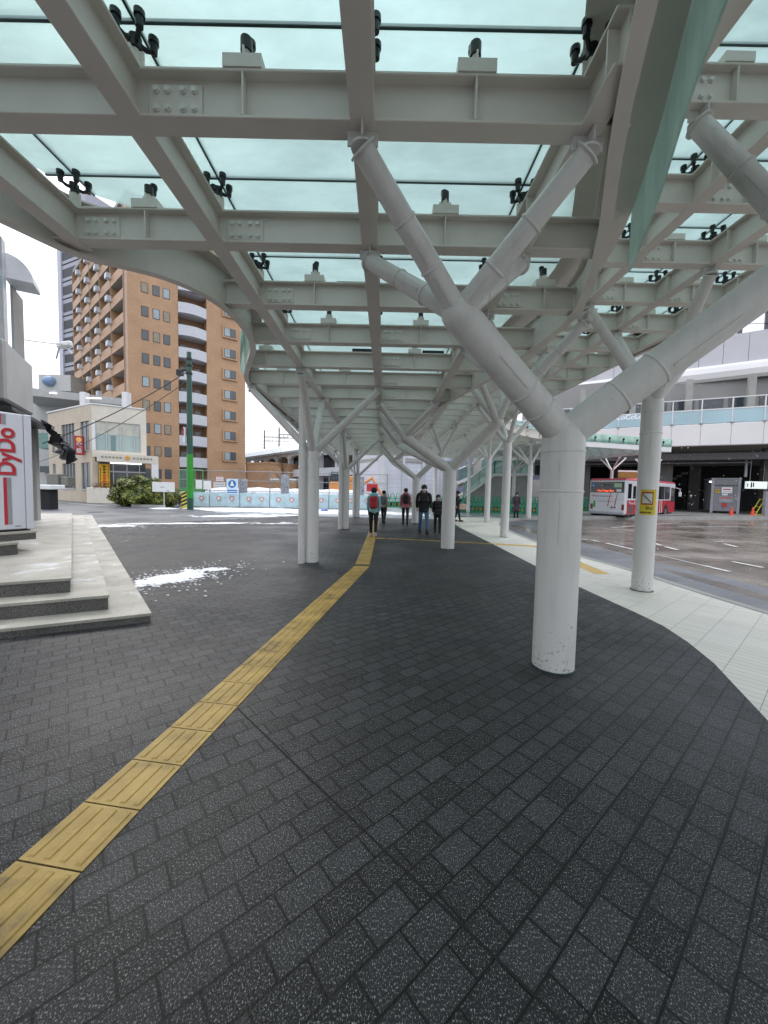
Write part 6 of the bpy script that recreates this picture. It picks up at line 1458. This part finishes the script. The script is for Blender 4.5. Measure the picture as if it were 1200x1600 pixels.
    V = [(sc_(Vector((0, 0, .98))), (.172 * s * width, .138 * s)), (sc_(J['wa'] + Vector((0, 0, .04))), (.15 * s * width, .12 * s)), (sc_(J['ch']), (.172 * s * width, .135 * s)), (sc_(J['sh'] + Vector((0, 0, .0))), (.12 * s * width, .10 * s)), (sc_(J['nk'] + Vector((0, .01, -.015))), .068 * s)]; E = [(0, 1), (1, 2), (2, 3), (3, 4)]
    V.append((sc_(Vector((0, 0, zt))), ((.165 + coat * .12) * s * width, (.13 + coat * .12) * s))); E.append((0, 5))
    for n in 'lr':
        i = ad(J['sho' + n] + Vector((0, 0, .0)), .075, 3); i = ad(J['el' + n], .062, i); ad(J['wr' + n], .046, i)
    skinmesh('coat' if coat > .1 else 'jacket', V, E, 0, top_m, root, 2)
    # shoes
    t = MB()
    for n in 'lr':
        a_ = J['an' + n]; lift = .04 if a_.z > .12 else 0
        t.ball((a_.x * s, (a_.y - .055) * s, (.045 + lift * .5) * s), .066 * s, 12, 8, .85, 2.35, .82); t.ball((a_.x * s, (a_.y) * s, (.085 + lift) * s), .066 * s, 10, 8, .9, 1.0, .9)
    e = t.build('shoes', shoe_m); e.parent = root
    return root, s
mk = lambda n, c, r_=.75: mat(n, c, r_, 0, .12, 9, .15, 50)
M_bjean = mk('blue_jeans', '41607f'); M_blk = mk('black_cloth', '15161a'); M_navy = mk('navy_cloth', '1c1f28')
def at_ground(px, py): p = gz(px, py); return (p.x, p.y, 0)
def backpack(lab, who, m, sz, sx=1.0, off=(0, 0), name='backpack'):
    root, s = who; loc = root.location; rz = root.rotation_euler[2]
    b_ = thing(name, lab, 'bag', loc, rz)
    t = MB(); t.box(-.14 * s * sx + off[0], .14 * s * sx + off[0], .125 * s, .26 * s, 1.0 * s, (1.0 + sz) * s, .05); e = t.build('body', m); e.parent = b_
    t = MB(); t.box(-.10 * s * sx + off[0], .10 * s * sx + off[0], .255 * s, .30 * s, 1.03 * s, (1.0 + sz * .5) * s, .02); e = t.build('pocket', m); e.parent = b_
    t = MB()
    for x_ in (-.10, .10): t.tube([(x_ * s, .14 * s, (.98 + sz) * s), (x_ * s, .02 * s, 1.515 * s), (x_ * 1.05 * s, -.13 * s, 1.38 * s), (x_ * 1.1 * s, -.13 * s, 1.15 * s), (x_ * 1.3 * s, .12 * s, 1.06 * s)], .013 * s, 6)
    e = t.build('straps', M_blk); e.parent = b_
    return b_
AW = math.pi      # looking away from the camera (+y)
P1_ = person('walker in teal jacket and black trousers on the yellow tactile strip, back to the camera', at_ground(583, 839), AW, 1.62, mk('teal_jacket', '7fb9bd'), M_blk, mk('beige_shoe', 'a39a8c'), .12, 0, hairlen=.12, mask=False, hood=True)
backpack('red backpack worn by the walker in the teal jacket', P1_, mk('red_bag', 'a81c26', .5), .42, 1.05)
P2_ = person('walker in pale beige jacket and black cap, right of the teal jacket walker', at_ground(599, 818), AW - .35, 1.52, mk('beige_jacket', 'a3968f'), M_blk, M_blk, .13, 0, hair=mk('cap_black', '141416'), mask=False)
backpack('grey backpack worn by the walker in the beige jacket', P2_, mk('grey_bag', '5b5d60'), .42, 1.1)
P3_ = person('walker in dusty pink jacket seen from behind, left of the masked man', at_ground(633, 820), AW, 1.64, mk('pink_jacket', 'a7606c'), M_blk, M_blk, .16, 0, mask=False, hood=True, width=1.08)
backpack('black backpack worn by the walker in the pink jacket', P3_, M_blk, .42)
P4_ = person('tall masked man in black padded jacket and blue jeans walking towards the camera', at_ground(661, 834), .1, 1.76, mk('black_down', '101115'), M_bjean, M_blk, .17, .08, width=1.2, hood=True)
P5_ = person('short masked woman in black coat walking beside the man in jeans', at_ground(683, 832), 0, 1.42, mk('black_coat', '131317'), M_blk, M_blk, .12, .16, hairlen=.1, width=1.1)
t = MB(); l5 = P5_[0].location; t.box(l5.x - .12, l5.x + .14, l5.y - .24, l5.y - .14, .66, .88, .03); o = t.build('shoulder_bag', mk('dark_bag', '1d1c1e')); tag(o, 'small dark shoulder bag worn by the short masked woman in black', 'bag')
P6_ = person('dark coated woman half hidden behind the second forked column', at_ground(714, 815), 1.2, 1.58, mk('dark_coat', '1b1820'), M_blk, mk('brown_boot', '4b2a20'), .14, .22, hairlen=.15, mask=False)
t = MB(); l6 = P6_[0].location; t.box(l6.x + .05, l6.x + .42, l6.y - .2, l6.y - .08, .62, .92, .04); t.tube([(l6.x + .12, l6.y - .14, .9), (l6.x + .2, l6.y - .14, 1.1), (l6.x + .3, l6.y - .14, .9)], .01, 6); o = t.build('tote_bag', mk('cream_bag', 'b3a28c')); tag(o, 'cream tote bag carried by the woman behind the second column', 'bag')
P7_ = person('woman in long plum coat and mask standing before the green barriers', at_ground(806, 809), .1, 1.56, mk('plum_coat', '4a3c46'), M_blk, M_blk, .05, .42, hairlen=.15, width=1.15)
P8_ = person('dim figure with white helmet in the shadow left of the metal cabin', (gy(1078, 800, 37.5).x, 37.5, .03), -.5, 1.66, mk('dark_work', '1a1c22'), M_blk, M_blk, .2, .0, hair=mk('helmet_white', 'd8dade', .3), mask=False)

# ================================================================== SNOW IN THE AIR
fs = MB(); rnd = random.Random(12)
for k in range(900):
    yy = rnd.uniform(6, 34); q = Vector((rnd.uniform(.5, 1.25) * yy, yy, rnd.uniform(.2, 8)))
    if q.z > 3.5 and q.x < 7: continue
    d = rnd.uniform(.006, .014); fs.add([q + Vector((d, 0, 0)), q + Vector((0, d, 0)), q + Vector((-d, 0, 0)), q + Vector((0, -d, 0)), q + Vector((0, 0, d)), q + Vector((0, 0, -d))], [(0, 1, 4), (1, 2, 4), (2, 3, 4), (3, 0, 4), (1, 0, 5), (2, 1, 5), (3, 2, 5), (0, 3, 5)])
struct('falling_snow', fs, M_snow, 'stuff')
